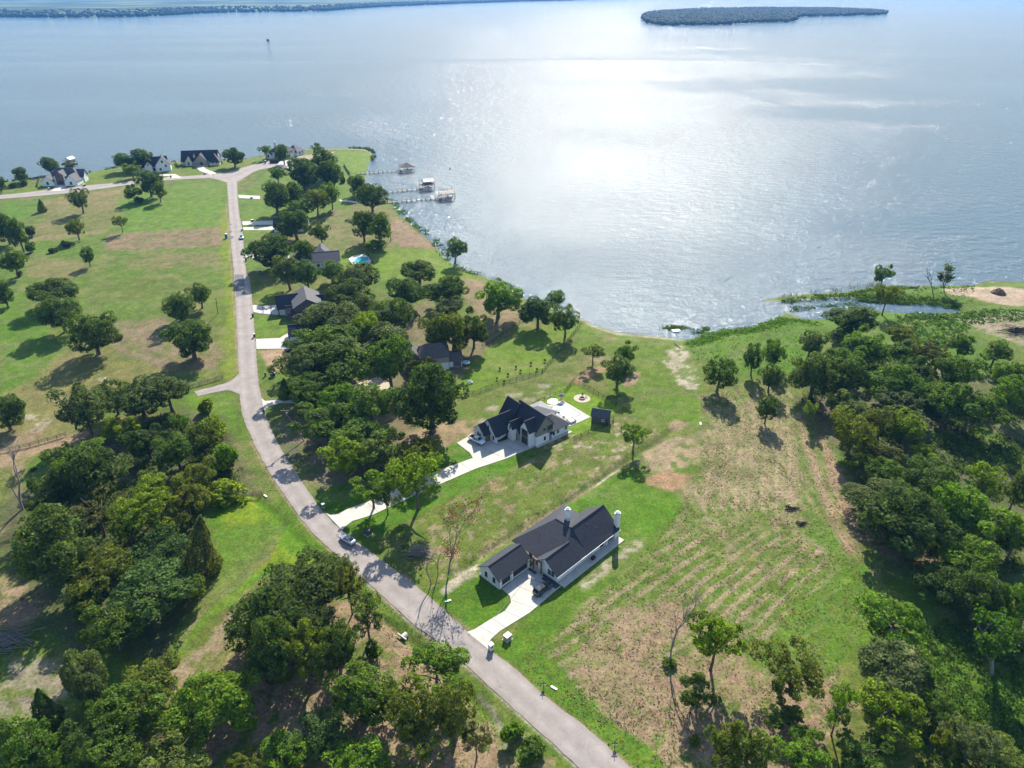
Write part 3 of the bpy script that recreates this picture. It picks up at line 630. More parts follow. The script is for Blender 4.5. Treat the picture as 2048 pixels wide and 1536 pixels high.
for i in range(len(A) - 1):
    for k in range(K - 1): Fq.append((i*K+k, (i+1)*K+k, (i+1)*K+k+1, i*K+k+1))
q.add(V, Fq); fo = q.build('far_shore', m, smooth=True); tag(fo, kind='structure')
bm = bmesh.new(); bm.from_mesh(fo.data); bmesh.ops.recalc_face_normals(bm, faces=bm.faces)
if sum(f.normal.z for f in bm.faces) < 0: bmesh.ops.reverse_faces(bm, faces=bm.faces)
bm.to_mesh(fo.data); bm.free()

bm = bmesh.new(); bmesh.ops.create_icosphere(bm, subdivisions=1, radius=1.0)
ICOV = np.array([v.co[:] for v in bm.verts]); ICOF = np.array([[v.index for v in f.verts] for f in bm.faces]); bm.free()
def canopy(name, pts, rad, hgt, mt, seed):
    """a far wood that reads as one mass: many small crowns in one mesh"""
    r = np.random.RandomState(seed); n = len(pts); k = len(ICOV)
    V = ICOV[None] * (1 + .35 * (r.rand(n, k, 1) - .5)) * np.c_[rad, rad, hgt * .5][:, None, :] + np.c_[pts, hgt * .45][:, None, :]
    F = (ICOF[None] + (np.arange(n) * k)[:, None, None]).reshape(-1, 3)
    o = npmesh(name, V.reshape(-1, 3), F, mt); return tag(o, kind='stuff')
fm, t, b = nodes('far_foliage'); gi = t.nodes.new('ShaderNodeNewGeometry')
cr = t.nodes.new('ShaderNodeValToRGB'); cr.color_ramp.elements[0].color = (.014, .024, .010, 1); cr.color_ramp.elements[1].color = (.034, .048, .015, 1)
t.links.new(gi.outputs['Random Per Island'], cr.inputs[0]); t.links.new(cr.outputs[0], b.inputs['Base Color']); b.inputs['Roughness'].default_value = .9
b.inputs['Specular IOR Level'].default_value = .1
r = np.random.RandomState(4); pts = []
for i in range(11000):
    k = r.randint(0, len(A) - 1); f = r.rand(); p = A[k]*(1-f) + A[k+1]*f
    d = p / np.linalg.norm(p); e = 8 + 1100 * r.rand() ** 2.0; pts.append(p + d * e)
pts = np.array(pts); dist = np.hypot(*pts.T); ok = (dist < 11000); pts = pts[ok]
canopy('far_shore_woods', pts, 6 + 6*r.rand(len(pts)), 10 + 9*r.rand(len(pts)), fm, 8)
ISL = [(1281,39),(1290,46),(1310,50),(1345,52),(1400,51.5),(1460,50),(1520,46),(1575,45),(1597,42.5),(1592,38),(1606,34),(1680,32.5),(1740,31),(1773,29),(1776,26),(1740,22),(1660,19),(1540,18),(1400,20),(1300,27),(1284,33)]
IW = [(p.x, p.y) for p in (G(x, y, ZW) for x, y in ISL)]
q = MB(); q.prism(IW, -3, -.4); tag(q.build('island', mat('island_ground', (.10, .095, .045), .95, .3, .05)), kind='structure')
xs, ys = zip(*IW); px = r.uniform(min(xs), max(xs), 30000); py = r.uniform(min(ys), max(ys), 30000)
k = poly_sd(px, py, IW) > 3; pts = np.c_[px, py][k][:9000]
canopy('island_woods', pts, 4.5 + 4.5*r.rand(len(pts)), 9 + 8*r.rand(len(pts)), fm, 9)

# ---------------------------------------------------------------- the air
hz = bpy.data.materials.new('haze_air'); hz.use_nodes = True; t = hz.node_tree
for nd in list(t.nodes):
    if nd.type != 'OUTPUT_MATERIAL': t.nodes.remove(nd)
pv = t.nodes.new('ShaderNodeVolumePrincipled'); pv.inputs['Density'].default_value = .00006
pv.inputs['Color'].default_value = (.14, .44, 1.0, 1); pv.inputs['Anisotropy'].default_value = 0
t.links.new(pv.outputs[0], [n for n in t.nodes if n.type == 'OUTPUT_MATERIAL'][0].inputs['Volume'])
q = MB(); q.box(-32000, 32000, -1500, 56000, -6.0, CAMH + 8)
tag(q.build('haze', hz), kind='stuff')
# ================================================================ HOUSES
class House:
    def __init__(s, name, org, yaw, label, cat='house', group=None):
        s.e = empty(name, (org[0], org[1], 0), math.radians(yaw), label, cat, group)
    def roof(s, x0, x1, y0, y1, h, rh, axis='x', kind='gable', rm='shingle', ov=.45, th=.16, ends=None, run=None):
        """pitched roof over a plan rectangle; eave height h, ridge height rh"""
        q = MB(); half = ((y1 - y0) if axis == 'x' else (x1 - x0)) / 2; sl = (rh - h) / half
        ex0, ex1, ey0, ey1 = x0 - ov, x1 + ov, y0 - ov, y1 + ov; ze = h - ov * sl
        T_ = (lambda a, b_, z: (a, b_, z)) if axis == 'x' else (lambda a, b_, z: (b_, a, z))
        a0, a1, b0, b1 = (ex0, ex1, ey0, ey1) if axis == 'x' else (ey0, ey1, ex0, ex1)
        bm_ = (b0 + b1) / 2
        if kind == 'gable': r0, r1 = a0, a1
        else:
            L = run if run is not None else (half + ov); r0, r1 = a0 + L, a1 - L
            if ends == 'lo': r1 = a1
            if ends == 'hi': r0 = a0
            if r0 > r1: r0 = r1 = (r0 + r1) / 2
        top = [T_(a0, b0, ze), T_(a1, b0, ze), T_(a1, b1, ze), T_(a0, b1, ze), T_(r0, bm_, rh), T_(r1, bm_, rh)]
        bot = [(p[0], p[1], p[2] - th) for p in top]
        V = top + bot; Fc = [(0, 1, 5, 4), (2, 3, 4, 5), (1, 2, 5), (3, 0, 4)] if kind != 'gable' else [(0, 1, 5, 4), (2, 3, 4, 5)]
        Fb = [tuple(i + 6 for i in reversed(f)) for f in Fc]
        side = [(0, 1), (2, 3), (1, 2), (3, 0)] if kind != 'gable' else [(0, 1), (2, 3), (1, 5), (5, 2), (3, 4), (4, 0)]
        Fs = [(b_, a, a + 6, b_ + 6) for a, b_ in side]
        q.add(V, Fc + Fb + Fs); o = q.build('roof', M[rm], s.e)
        bm = bmesh.new(); bm.from_mesh(o.data); bmesh.ops.recalc_face_normals(bm, faces=bm.faces); bm.to_mesh(o.data); bm.free()
        # ridge cap and fascia boards
        if r1 - r0 > .5: MB().bar(T_(r0, bm_, rh + .01), T_(r1, bm_, rh + .01), .26, .07).build('ridge_cap', M[rm], o)
        return o
    def wall(s, x0, x1, y0, y1, h, rh=None, axis='x', wm='white_wall', z0=-.2, name='wall'):
        """walls as one closed body, with gable triangles when rh is given"""
        q = MB()
        if rh is None: q.box(x0, x1, y0, y1, z0, h)
        elif axis == 'x':
            ym = (y0 + y1) / 2; e = .06
            q.add([(x0,y0,z0),(x0,y1,z0),(x0,y1,h-e),(x0,ym,rh-e),(x0,y0,h-e),(x1,y0,z0),(x1,y1,z0),(x1,y1,h-e),(x1,ym,rh-e),(x1,y0,h-e)],
                  [(0,4,3,2,1),(5,6,7,8,9),(0,5,9,4),(1,2,7,6),(4,9,8,3),(3,8,7,2),(0,1,6,5)])
        else:
            xm = (x0 + x1) / 2; e = .06
            q.add([(x0,y0,z0),(x1,y0,z0),(x1,y0,h-e),(xm,y0,rh-e),(x0,y0,h-e),(x0,y1,z0),(x1,y1,z0),(x1,y1,h-e),(xm,y1,rh-e),(x0,y1,h-e)],
                  [(0,1,2,3,4),(5,9,8,7,6),(0,5,6,1),(1,6,7,2),(0,4,9,5),(4,3,8,9),(3,2,7,8)])
        return q.build(name, M[wm], s.e)
    def wing(s, x0, x1, y0, y1, h, rh, axis='x', kind='gable', wm='white_wall', rm='shingle', ov=.45, **k):
        s.wall(x0, x1, y0, y1, h - .1, (rh - .12) if kind == 'gable' else None, axis, wm)
        return s.roof(x0, x1, y0, y1, h, rh, axis, kind, rm, ov, **k)
    def face(s, f, u, d):
        """point on a facade: f = outward axis, u along it, d outwards"""
        ax, c = f
        return {'-x': (c - d, u), '+x': (c + d, u), '-y': (u, c - d), '+y': (u, c + d)}[ax]
    def panel(s, q, f, u0, u1, z0, z1, d0, d1, mi=0):
        p = s.face(f, u0, d0); r = s.face(f, u1, d1)
        q.box(min(p[0], r[0]), max(p[0], r[0]), min(p[1], r[1]), max(p[1], r[1]), z0, z1, mi)
    def window(s, f, u, z, w, h, fm='dark_trim', nx=2, ny=2, name='window'):
        q = MB(); b = .09; u0, u1 = u - w / 2, u + w / 2
        for a0, a1, c0, c1 in ((u0, u1, z, z + b), (u0, u1, z + h - b, z + h), (u0, u0 + b, z + b, z + h - b), (u1 - b, u1, z + b, z + h - b)):
            s.panel(q, f, a0, a1, c0, c1, -.02, .07)
        for i in range(1, nx): s.panel(q, f, u0 + w*i/nx - .035, u0 + w*i/nx + .035, z + b, z + h - b, -.02, .055)
        for i in range(1, ny): s.panel(q, f, u0 + b, u1 - b, z + h*i/ny - .03, z + h*i/ny + .03, -.02, .05)
        wo = q.build(name, M[fm], s.e); p = MB(); s.panel(p, f, u0 + b*.5, u1 - b*.5, z + b*.5, z + h - b*.5, -.02, .03)
        p.build('pane', M['glass'], wo); sl = MB(); s.panel(sl, f, u0 - .06, u1 + .06, z - .08, z - .003, -.02, .12); sl.build('sill', M['trim'] if fm != 'dark_trim' else M[fm], wo)
        return wo
    def door(s, f, u, w, h, m='timber', z=0.0):
        q = MB(); s.panel(q, f, u - w/2, u + w/2, z, z + h, -.02, .05)
        for k in range(2): s.panel(q, f, u - w/2 + .15, u + w/2 - .15, z + .25 + k*h*.48, z + h*.42 + k*h*.48, -.02, .075)
        d = q.build('door', M[m], s.e); p = MB(); s.panel(p, f, u + w/2 - .16, u + w/2 - .1, z + 1.0, z + 1.15, .05, .12); p.build('handle', M['black_metal'], d)
        return d
    def garage_door(s, f, u, w, h, m='dark_trim'):
        q = MB(); n = 4
        for k in range(n): s.panel(q, f, u - w/2, u + w/2, h*k/n + .012, h*(k+1)/n - .012, -.02, .06)
        s.panel(q, f, u - w/2, u + w/2, 0, h, -.02, .035); return q.build('garage_door', M[m], s.e)
    def chimney(s, x, y, w, d, z0, z1, m='white_wall'):
        c = MB().box(x - w/2, x + w/2, y - d/2, y + d/2, z0, z1).build('chimney', M[m], s.e)
        k = MB().box(x - w/2 - .08, x + w/2 + .08, y - d/2 - .08, y + d/2 + .08, z1 + .002, z1 + .15)
        k.build('chimney_cap', M['trim'], c)
        MB().box(x - w*.32, x + w*.32, y - d*.32, y + d*.32, z1 + .15, z1 + .45).build('flue', M['dark_trim'], c)
        v = MB(); t_ = z1 + .45; v.add([(x-w*.5,y-d*.5,t_),(x+w*.5,y-d*.5,t_),(x+w*.5,y+d*.5,t_),(x-w*.5,y+d*.5,t_),(x,y,t_+.35)], [(0,1,4),(1,2,4),(2,3,4),(3,0,4),(3,2,1,0)])
        v.build('cap_roof', M['trim'], c); return c
    def post(s, x, y, z0, z1, w=.28, m='timber', name='post'):
        return MB().box(x - w/2, x + w/2, y - w/2, y + w/2, z0, z1).build(name, M[m], s.e)
    def slab(s, x0, x1, y0, y1, z=.1, m='concrete', name='porch_slab'):
        return MB().box(x0, x1, y0, y1, -.15, z).build(name, M[m], s.e)
HG = None
# ---- the near white house
A = House('white_house', (10.4, 118.7), 45, 'near white house with broad dark shingle roof and two white chimneys')
A.wall(5.2, 17.4, .4, 9.6, 2.95); A.roof(10.4, 21.6, 0, 10, 3, 7.25, 'x', ov=.5)
A.wall(17.38, 21.3, 4.2, 9.58, 2.94); A.wall(20.7, 21.28, .4, 9.6, 2.95, 6.95, 'x')
A.wall(1.0, 18.8, 6.2, 14.6, 2.96, wm='cream_wall')
A.roof(1.0, 19.0, .15, 14.9, 3.0, 7.15, 'y', 'hip', ov=.5, run=5.6)
A.wall(.1, 6, .3, 4.2, 2.95); A.wall(.12, 1.4, .35, 6.3, 3.1, 5.45, 'x', name='gable_wall')
A.roof(-.5, 7.0, -.06, 6.7, 3.02, 5.75, 'x', ov=.45)
A.window(('-x', .1), 2.2, .7, 2.2, 1.7, 'trim', 2, 2); A.window(('-x', 1.0), 9.5, .9, 1.1, 1.5); A.window(('-x', 1.0), 13.2, .9, 1.1, 1.5)
for x in (6.8, 11.0): A.window(('-y', .4), x, 1.2, 1.2, 1.1)
A.window(('-y', .4), 16.2, .5, 1.3, 2.0); A.door(('-x', 1.0), 7.2, 1.2, 2.3, 'timber')
for y in (4.7, 7.1): A.post(-.55, y, 0, 3.6, .3)
MB().bar((-.55, 4.5, 3.35), (-.55, 7.3, 3.35), .25).build('porch_beam', M['timber'], A.e)
for x in (17.7, 20.9): A.post(x, .15, 0, 2.95, .38, 'white_wall', 'column')
A.slab(0.0, 22.2, -1.9, .4, .10); A.slab(17.4, 22.2, .41, 4.2, .12); A.slab(-1.6, .9, 4.3, 8.0, .09)
MB().box(-1.7, -.25, -.9, 3.6, -.1, .105).box(-1.7, -.9, 5.5, 8.0, -.1, .112).build('dark_paving', M['stone_walk'], A.e)
A.chimney(12.4, 8.3, 1.05, .95, 4.5, 9.2); A.chimney(22.0, .6, 1.15, 1.0, -.2, 7.0)
for x, y, z in ((12.5, 3.0, 5.6), (16.0, 2.2, 4.95), (14.2, 3.6, 6.1), (5.0, 10.5, 4.9)): MB().tube([(x, y, z - .2), (x, y, z + .45)], [.06, .06], 8).build('roof_vent', M['dark_trim'], A.e)
for x0_, x1_, y_ in ((-1.0, 22.1, -.62),): MB().box(x0_, x1_, y_, y_ + .1, 2.5, 2.6).build('gutter', M['trim'], A.e)
MB().box(11.2, 12.2, -1.1, -.4, .1, .85).build('air_conditioner', M['dark_trim'], A.e)
MB().box(8.6, 9.4, .05, .39, 1.0, 1.9).build('meter_box', M['trim'], A.e)
g = House('garage', (10.4, 118.7), 45, 'white garage with dark roof and two dark door bays by the near white house', 'garage')
g.wing(-10.6, -1.0, 8.2, 14.4, 2.8, 5.0, 'x')
g.garage_door(('-y', 8.2), -3.9, 4.6, 2.25); g.garage_door(('-y', 8.2), -8.4, 2.5, 2.25)
for u in (9.8, 12.4): g.window(('-x', -10.6), u, .9, .8, 1.4)
g.wall(-10.72, -.9, 8.08, 14.5, .45, name='plinth')
for x in (-10.35, -6.7, -1.3): g.post(x, 8.14, -.1, 2.6, .5, 'white_wall', 'pier')
for k, (x, y) in enumerate(((19.2, 2.3), (20.2, 3.3))):
    t = A.e.matrix_basis @ Vector((x, y, .12))
    e = empty('patio_sofa', (t.x, t.y, .12), math.radians(45 + 90*k), ('white cushioned sofa on the covered porch of the near white house', 'second white sofa deeper in the covered porch of the near white house')[k], 'sofa')
    MB().box(-.9, .9, -.4, .4, 0, .25).build('base', M['dark_trim'], e); MB().box(-.85, .85, -.4, .3, .25, .45).build('cushion', M['canvas_white'], e); MB().box(-.9, .9, .3, .45, .25, .85).build('backrest', M['canvas_white'], e)

# ---- the two-storey house with the pool
B = House('two_storey_house', (7.2, 173.9), 38.4, 'two-storey white and taupe house with steep black gables and a pool behind')
B.wall(.0, 6.4, .0, 11.5, 2.95); B.wall(.03, 6.37, .04, 11.4, 5.6, 9.1, 'y', 'taupe_wall', z0=2.96, name='upper_wall')
B.roof(0, 6.4, 0, 11.5, 5.6, 9.3, 'y', ov=.4)
B.wing(-1.2, 5.4, 10.6, 16.0, 4.2, 9.0, 'y', wm='white_wall')
B.wing(-2.0, 3.2, 1.0, 5.0, 5.3, 8.0, 'x', ov=.35)
MB().box(-2.12, -1.96, 1.55, 4.45, 0, 5.1).build('bay_panel', M['taupe_wall'], B.e)
for z in (.5, 3.1): B.window(('-x', -2.12), 3.0, z, 2.4, 1.9, 'dark_trim', 3, 3)
B.wall(-8.6, -8.3, 8.4, 15.6, 2.8, 6.6, 'x'); B.wall(-8.3, 0, 14.4, 15.6, 2.8); B.wall(-2.0, 0, 8.4, 15, 2.8)
B.roof(-8.6, .2, 8.4, 15.6, 2.9, 6.9, 'x', ov=.35)
for x in (-8.3, -2.1): B.post(x, 8.6, -.1, 2.75, .42, 'white_wall', 'pier')
B.window(('-x', -8.6), 12.0, 3.6, .5, 1.1, 'dark_trim', 1, 2); B.window(('-x', -8.6), 9.6, .9, .6, 1.2, 'dark_trim', 1, 2)
B.wing(-10.9, -7.8, 11.0, 16.4, 2.7, 5.1, 'x', ov=.3)
B.garage_door(('-y', 11.0), -9.7, 1.9, 2.1, 'timber'); B.door(('-x', -10.9), 13.7, 1.8, 2.2, 'taupe_wall')
B.wing(-3.9, .4, 6.5, 8.7, 4.5, 6.3, 'x', ov=.25); B.window(('-x', -3.9), 7.6, 3.9, .5, 1.2, 'dark_trim', 1, 2)
B.wing(-2.4, .2, 5.2, 8.0, 2.9, 4.7, 'x', wm='stone_wall', ov=.2)
a = MB(); a.box(-2.5, -2.38, 5.9, 7.3, 0, 1.8)
a.add([(-2.5, 6.6 + .7*math.cos(math.pi*k/8), 1.8 + .7*math.sin(math.pi*k/8)) for k in range(9)], [tuple(range(8, -1, -1))])
a.build('entry_arch', M['brown_wall'], B.e)
B.wing(6.0, 13.0, .25, 8.2, 2.95, 5.4, 'x', 'hip', rm='shingle_grey')
B.wing(5.8, 14.6, 7.6, 15.4, 2.9, 4.6, 'y', 'hip', rm='roof_light')
for u, z, w_, h_ in ((3.0, 4.4, .8, .5), (3.2, .9, .7, 1.2)): B.window(('-y', 0), u, z, w_, h_, 'dark_trim', 1, 1)
B.window(('-y', .0), 5.2, 3.9, 2.0, 1.4, 'dark_trim', 3, 2)
for u in (8.6, 11.8): B.window(('-y', .25), u, .9, 1.2, 1.6, 'trim', 2, 2)
B.window(('-y', .25), 7.0, .9, .7, 1.4, 'dark_trim', 1, 2)
B.door(('-y', 0), 5.4, 1.0, 2.1, 'taupe_wall'); B.roof(4.6, 6.2, -1.0, -.1, 2.75, 3.1, 'x', ov=.1, th=.08)
B.slab(-.3, 13.5, -.9, 0, .06, name='side_walk')
for x, y, z in ((4.6, 4.0, 7.6), (4.9, 8.0, 7.2), (9.0, 3.0, 4.7), (-5.0, 10.2, 4.4)): MB().tube([(x, y, z - .3), (x, y, z + .35)], [.06, .06], 8).build('roof_vent', M['dark_trim'], B.e)
# pool yard
def loc(h, x, y, z=0): v = h.e.matrix_basis @ Vector((x, y, 0)); return Vector((v.x, v.y, z))
def quad(h, x0, x1, y0, y1): return [tuple(loc(h, x, y)[:2]) for x, y in ((x0, y0), (x1, y0), (x1, y1), (x0, y1))]
slab('pool_deck', None, M['concrete'], .07, world=quad(B, 15.0, 23.8, 1.8, 15.2))
e = empty('swimming_pool', loc(B, 19.8, 9.6, .07), math.radians(38.4), 'turquoise pool set in the pale deck behind the two-storey house', 'pool')
MB().box(-2.6, 2.6, -4.4, 4.4, -.05, .03).build('water', M['pool_pale'], e); MB().box(-2.5, .6, 1.6, 4.2, -.04, .056).build('deep_end', M['pool_deep'], e)
MB().disc((-.9, 1.9), .95, .0, .065, 20).build('tanning_ledge', M['stone_walk'], e)
k = MB(); k.box(2.6, 2.85, -4.4, 4.4, -.05, .12).box(-2.6, 2.6, 4.4, 4.65, -.05, .121); k.build('coping', M['stone_walk'], e)
k = MB(); k.box(-2.85, -2.6, -4.4, 4.65, -.05, .10).box(-2.6, 2.85, -4.65, -4.4, -.05, .10); k.build('coping', M['concrete'], e)
e = empty('hot_tub', loc(B, 17.2, 3.6, .07), math.radians(38.4), 'square raised hot tub at the near corner of the pool deck', 'hot tub')
MB().box(-1.1, 1.1, -1.1, 1.1, -.02, .55).build('tub_wall', M['stone_wall'], e); MB().box(-.8, .8, -.8, .8, .4, .565).build('water', M['pool_blue'], e)
k = MB(); k.bar((-1.1, 1.0, .62), (1.1, 1.0, .62), .22, .1); k.bar((1.0, -1.1, .62), (1.0, 1.0, .62), .22, .1); k.build('rim', M['stone_walk'], e)
def umbrella(px, z, r, m, label, n=8, ry=.0):
    p = G(px[0], px[1], z); e = empty('patio_umbrella', (p.x, p.y, .05), 0, label, 'umbrella')
    q = MB(); V = [(0, 0, z + .45)] + [(r*math.cos(2*math.pi*k/n), r*math.sin(2*math.pi*k/n), z - .1 + ry*math.cos(2*math.pi*k/n)) for k in range(n)]
    q.add(V + [(v[0], v[1], v[2]-.05) for v in V], [(0, k+1, (k+1) % n+1) for k in range(n)] + [(n+1, n+1+(k+1) % n+1, n+2+k) for k in range(n)] + [(k+1, n+2+k, n+2+(k+1) % n, (k+1) % n+1) for k in range(n)])
    q.build('canopy', M[m], e); MB().tube([(0, 0, 0), (0, 0, z + .4)], [.04, .04], 6).build('pole', M['black_metal'], e)
    MB().disc((0, 0), .4, 0, .08, 12).build('foot', M['stone_walk'], e); return e
umbrella((1105, 802), 2.6, 1.75, 'canvas_white', 'large white patio umbrella on the pool deck', 12, .25)
umbrella((1123, 790), 2.2, 1.2, 'canvas_grey', 'small dark grey umbrella at the corner of the pool yard')
for k, (x, y, rz, lab) in enumerate(((16.4, 9.0, 20, 'blue pool lounger at the house side of the pool'), (16.3, 11.0, 35, 'pale pool lounger beside the blue one'), (16.2, 6.4, 10, 'brown pool lounger near the hot tub'), (23.2, 14.4, 100, 'chair at the far corner of the pool deck'))):
    p = loc(B, x, y, .07); e = empty('pool_lounger', p, math.radians(38 + rz), lab, 'lounger')
    fm = M[('blue_plastic', 'canvas_white', 'timber', 'grey_wood')[k]]
    MB().box(-.9, .35, -.32, .32, .25, .33).build('seat', fm, e); MB().bar((.32, 0, .32), (.85, 0, .75), .62, .07).build('backrest', fm, e)
    for sx in (-.75, .25):
        for sy in (-.25, .25): MB().box(sx-.03, sx+.03, sy-.03, sy+.03, 0, .25).build('leg', M['black_metal'], e)
e = empty('grill_island', loc(B, 16.6, 13.4, .07), math.radians(38.4), 'pale outdoor kitchen counter under the white umbrella', 'counter')
MB().box(-.5, .5, -1.2, 1.2, 0, .85).build('counter_base', M['stone_wall'], e); MB().box(-.56, .56, -1.26, 1.26, .852, .92).build('countertop', M['trim'], e)
p = G(1164, 797); e = empty('fire_pit', p, 0, 'round stone fire pit on a pale gravel circle in the pool yard', 'fire pit')
MB().disc((0, 0), 2.75, -.1, .05, 28).build('gravel_circle', M['gravel'], e)
k = MB()
for i in range(14):
    a0, a1 = 2*math.pi*i/14 + .02, 2*math.pi*(i+1)/14 - .02
    k = MB(); k.prism([(r_*math.cos(a), r_*math.sin(a)) for r_, a in ((.75, a0), (.75, a1), (1.0, a1), (1.0, a0))], .05, .42); k.build('stone', M['stone_wall'], e)
MB().disc((0, 0), .73, .03, .12, 14).build('ash', M['char'], e)
for k, (dx, dy, lab) in enumerate(((.3, 1.7, 'small dark chair behind the fire pit'), (1.5, .9, 'small dark chair right of the fire pit'))):
    e = empty('garden_chair', (p.x + dx, p.y + dy, .05), 1.5*k, lab, 'chair')
    MB().box(-.28, .28, -.28, .28, .36, .42).build('seat', M['timber'], e); MB().box(-.28, .28, .24, .3, .42, .95).build('backrest', M['timber'], e)
    for sx in (-.24, .24):
        for sy in (-.24, .24): MB().box(sx-.03, sx+.03, sy-.03, sy+.03, 0, .36).build('leg', M['timber'], e)
S = House('garden_shed', (24.6, 187.0), -16, 'small charcoal shed with gabled roof at the edge of the pool yard', 'shed')
S.wing(0, 5.4, 0, 3.6, 2.7, 4.2, 'x', wm='dark_wall', rm='shingle_grey', ov=.3); S.door(('-x', 0), 1.8, 1.0, 2.0, 'grey_wood'); S.window(('-y', 0), 3.6, 1.0, .9, .8, 'trim', 2, 1)

# ---- houses along the road
Ch = House('charcoal_house', (-91.0, 264.5), 19, 'charcoal house with a tall grey-roofed gable and white side walls beside the road')
Ch.wing(3.0, 14.0, 0, 15, 5.0, 8.2, 'y', wm='dark_wall', rm='shingle_grey', ov=.4)
Ch.wall(0, 3.4, 0, 6.6, 2.9, wm='dark_wall'); Ch.roof(-.2, 6.2, -.1, 6.6, 2.9, 5.0, 'x', ov=.3, rm='shingle')
Ch.wing(-3.2, 7, 6.2, 16.5, 3.0, 6.8, 'x', wm='white_wall', ov=.4)
Ch.wing(13, 19.5, 4.5, 13, 2.9, 6.0, 'x', wm='white_wall', ov=.4)
for u, z, w_, h_, m_ in ((5.0, 1.6, 1.6, .5, 'dark_trim'), (7.6, 1.8, 1.3, .35, 'dark_trim'), (9.6, 3.8, .7, 1.1, 'trim'), (12.2, 3.8, .7, 1.1, 'trim')): Ch.window(('-y', 0), u, z, w_, h_, m_, 1, 1)
Ch.garage_door(('-x', -3.2), 11, 5, 2.3, 'white_wall'); Ch.window(('-y', 4.5), 16.5, .8, 3.5, 1.6, 'trim', 3, 1); Ch.post(19.2, 4.2, 0, 2.8, .25, 'white_wall')
Ch.post(-3.0, 6.0, 0, 2.9, .3, 'black_metal')
D_ = House('white_garage', (-84.2, 243.6), 14, 'white garage with a dark plain roof beside the road, half hidden by trees', 'garage')
D_.wing(0, 13, 0, 8.5, 3.0, 5.6, 'x', ov=.5); D_.garage_door(('-x', 0), 4.2, 5, 2.3, 'white_wall'); D_.window(('-y', 0), 4.2, 1.2, .8, .9); D_.door(('-y', 0), 7, 1, 2.1, 'taupe_wall')
E_ = House('tan_house', (-34.5, 220.5), 9, 'tan two-storey house with hipped brown-grey roof among the yard trees')
E_.wing(2.5, 12.5, 0, 9, 5.3, 8.3, 'x', 'hip', 'tan_wall', 'shingle_brown', run=2.6); E_.wing(-3.5, 3.5, 3, 10, 3.0, 6.6, 'y', 'gable', 'tan_wall', 'shingle_brown')
E_.wall(12, 14.0, 1.2, 8, 2.8, wm='white_wall'); E_.roof(11, 17.2, .8, 8.4, 2.9, 4.3, 'x', 'hip', 'shingle_brown', run=2.5)
for y in (1.0, 8.0): E_.post(16.9, y, 0, 2.8, .2, 'white_wall')
E_.slab(13.8, 17.4, .6, 8.4, .25, 'grey_wood', 'deck'); E_.window(('-y', 0), 10.2, 1.0, 1.8, 1.3, 'trim', 2, 1); E_.window(('-y', 0), 5.5, 3.5, 1.4, 1.2)
E_.wall(9.2, 12.3, -.06, .5, 2.6, wm='white_wall', name='pale_wall')
F_ = House('grey_roofed_house', (-95.0, 322.0), 14, 'pale house with a grey roof in front of the small swimming pool')
F_.wing(-2, 13, 0, 11, 4.4, 7.4, 'x', wm='white_wall', rm='shingle_grey'); F_.wing(-10, 2, 4, 13, 3.4, 8.0, 'y', wm='white_wall', rm='shingle_grey'); F_.wing(1, 9, 9, 18, 3.6, 8.0, 'y', wm='white_wall', rm='shingle_grey')
F_.wall(-1.9, 12.9, -.06, .8, 1.3, wm='stone_wall', name='stone_base'); F_.window(('-y', 0), 3, 1.9, 1.2, 1.3); F_.window(('-y', 0), 8, 1.9, 1.2, 1.3)
for k in range(4): MB().bar((-4.9 + k*1.25, 6.2, 7.9 - .0), (-4.9 + k*1.25, 9.2, 7.9), 1.1, .06).build('solar_panel', M['black_paint'], F_.e, loc=(0, 0, -.9 - .35*k))
Gh = House('blue_roofed_house', (-131.0, 383.0), 8, 'house with a slate-blue roof half hidden behind a dark tree')
Gh.wing(0, 18, 0, 10, 3.2, 7.0, 'x', wm='white_wall', rm='shingle'); Gh.wing(3, 9, -3, 3, 3.0, 5.6, 'y', wm='white_wall', rm='shingle'); Gh.window(('-x', 0), 3.2, .8, 1.2, 1.7); Gh.window(('-x', 0), 7.0, .8, 1.2, 1.7); Gh.door(('-y', -3), 6, 1.1, 2.2)
# ---- houses on the point
h1 = House('gabled_house', (-320.0, 487.5), 6, 'white lake house with three front gables at the far left')
h1.wing(1.5, 23.5, 5, 18, 3.4, 9.6, 'x', 'hip', 'white_wall', 'shingle_grey', run=6); h1.wing(.5, 8.5, 0, 9, 3.2, 6.6, 'y', wm='white_wall', rm='shingle_grey'); h1.wing(16, 24, -1, 9, 3.2, 7.0, 'y', wm='white_wall', rm='shingle_grey')
h1.wing(8.8, 15.4, 2.5, 11, 6.0, 9.0, 'y', wm='brown_wall', rm='shingle_grey'); h1.wing(18, 24.4, 10, 16, 4.4, 8.2, 'x', wm='white_wall', rm='shingle_grey')
for x in (9.0, 15.2): h1.post(x, 2.1, 0, 6.0, .6, 'white_wall', 'column')
h1.door(('-y', 2.5), 12.1, 3.0, 2.6, 'dark_trim'); h1.window(('-y', 2.5), 11.5, 5.2, .9, 1.3); h1.window(('-y', 0), 4.5, .8, 1.4, 2.0); h1.window(('-y', -1), 20, .8, 1.4, 2.0); h1.window(('+x', 16), 16, .8, .8, 1.8)
h1.slab(8, 16, -1, 2.5, .15)
h2 = House('black_roofed_house', (-275.0, 524.0), 22, 'lake house with black roof, white gable and small white dormer')
h2.wing(0, 24, 4, 15, 3.6, 9.2, 'x', wm='white_wall'); h2.wing(16, 26, 0, 12, 4.6, 10.4, 'y', wm='white_wall'); h2.wing(8.5, 13.5, 2.5, 8, 4.2, 7.0, 'y', wm='white_wall', ov=.3); h2.wing(0, 6, 1, 8, 3.0, 6.0, 'y', wm='stone_wall'); h2.wing(2, 8, 9, 17, 6.4, 11.2, 'y', 'hip')
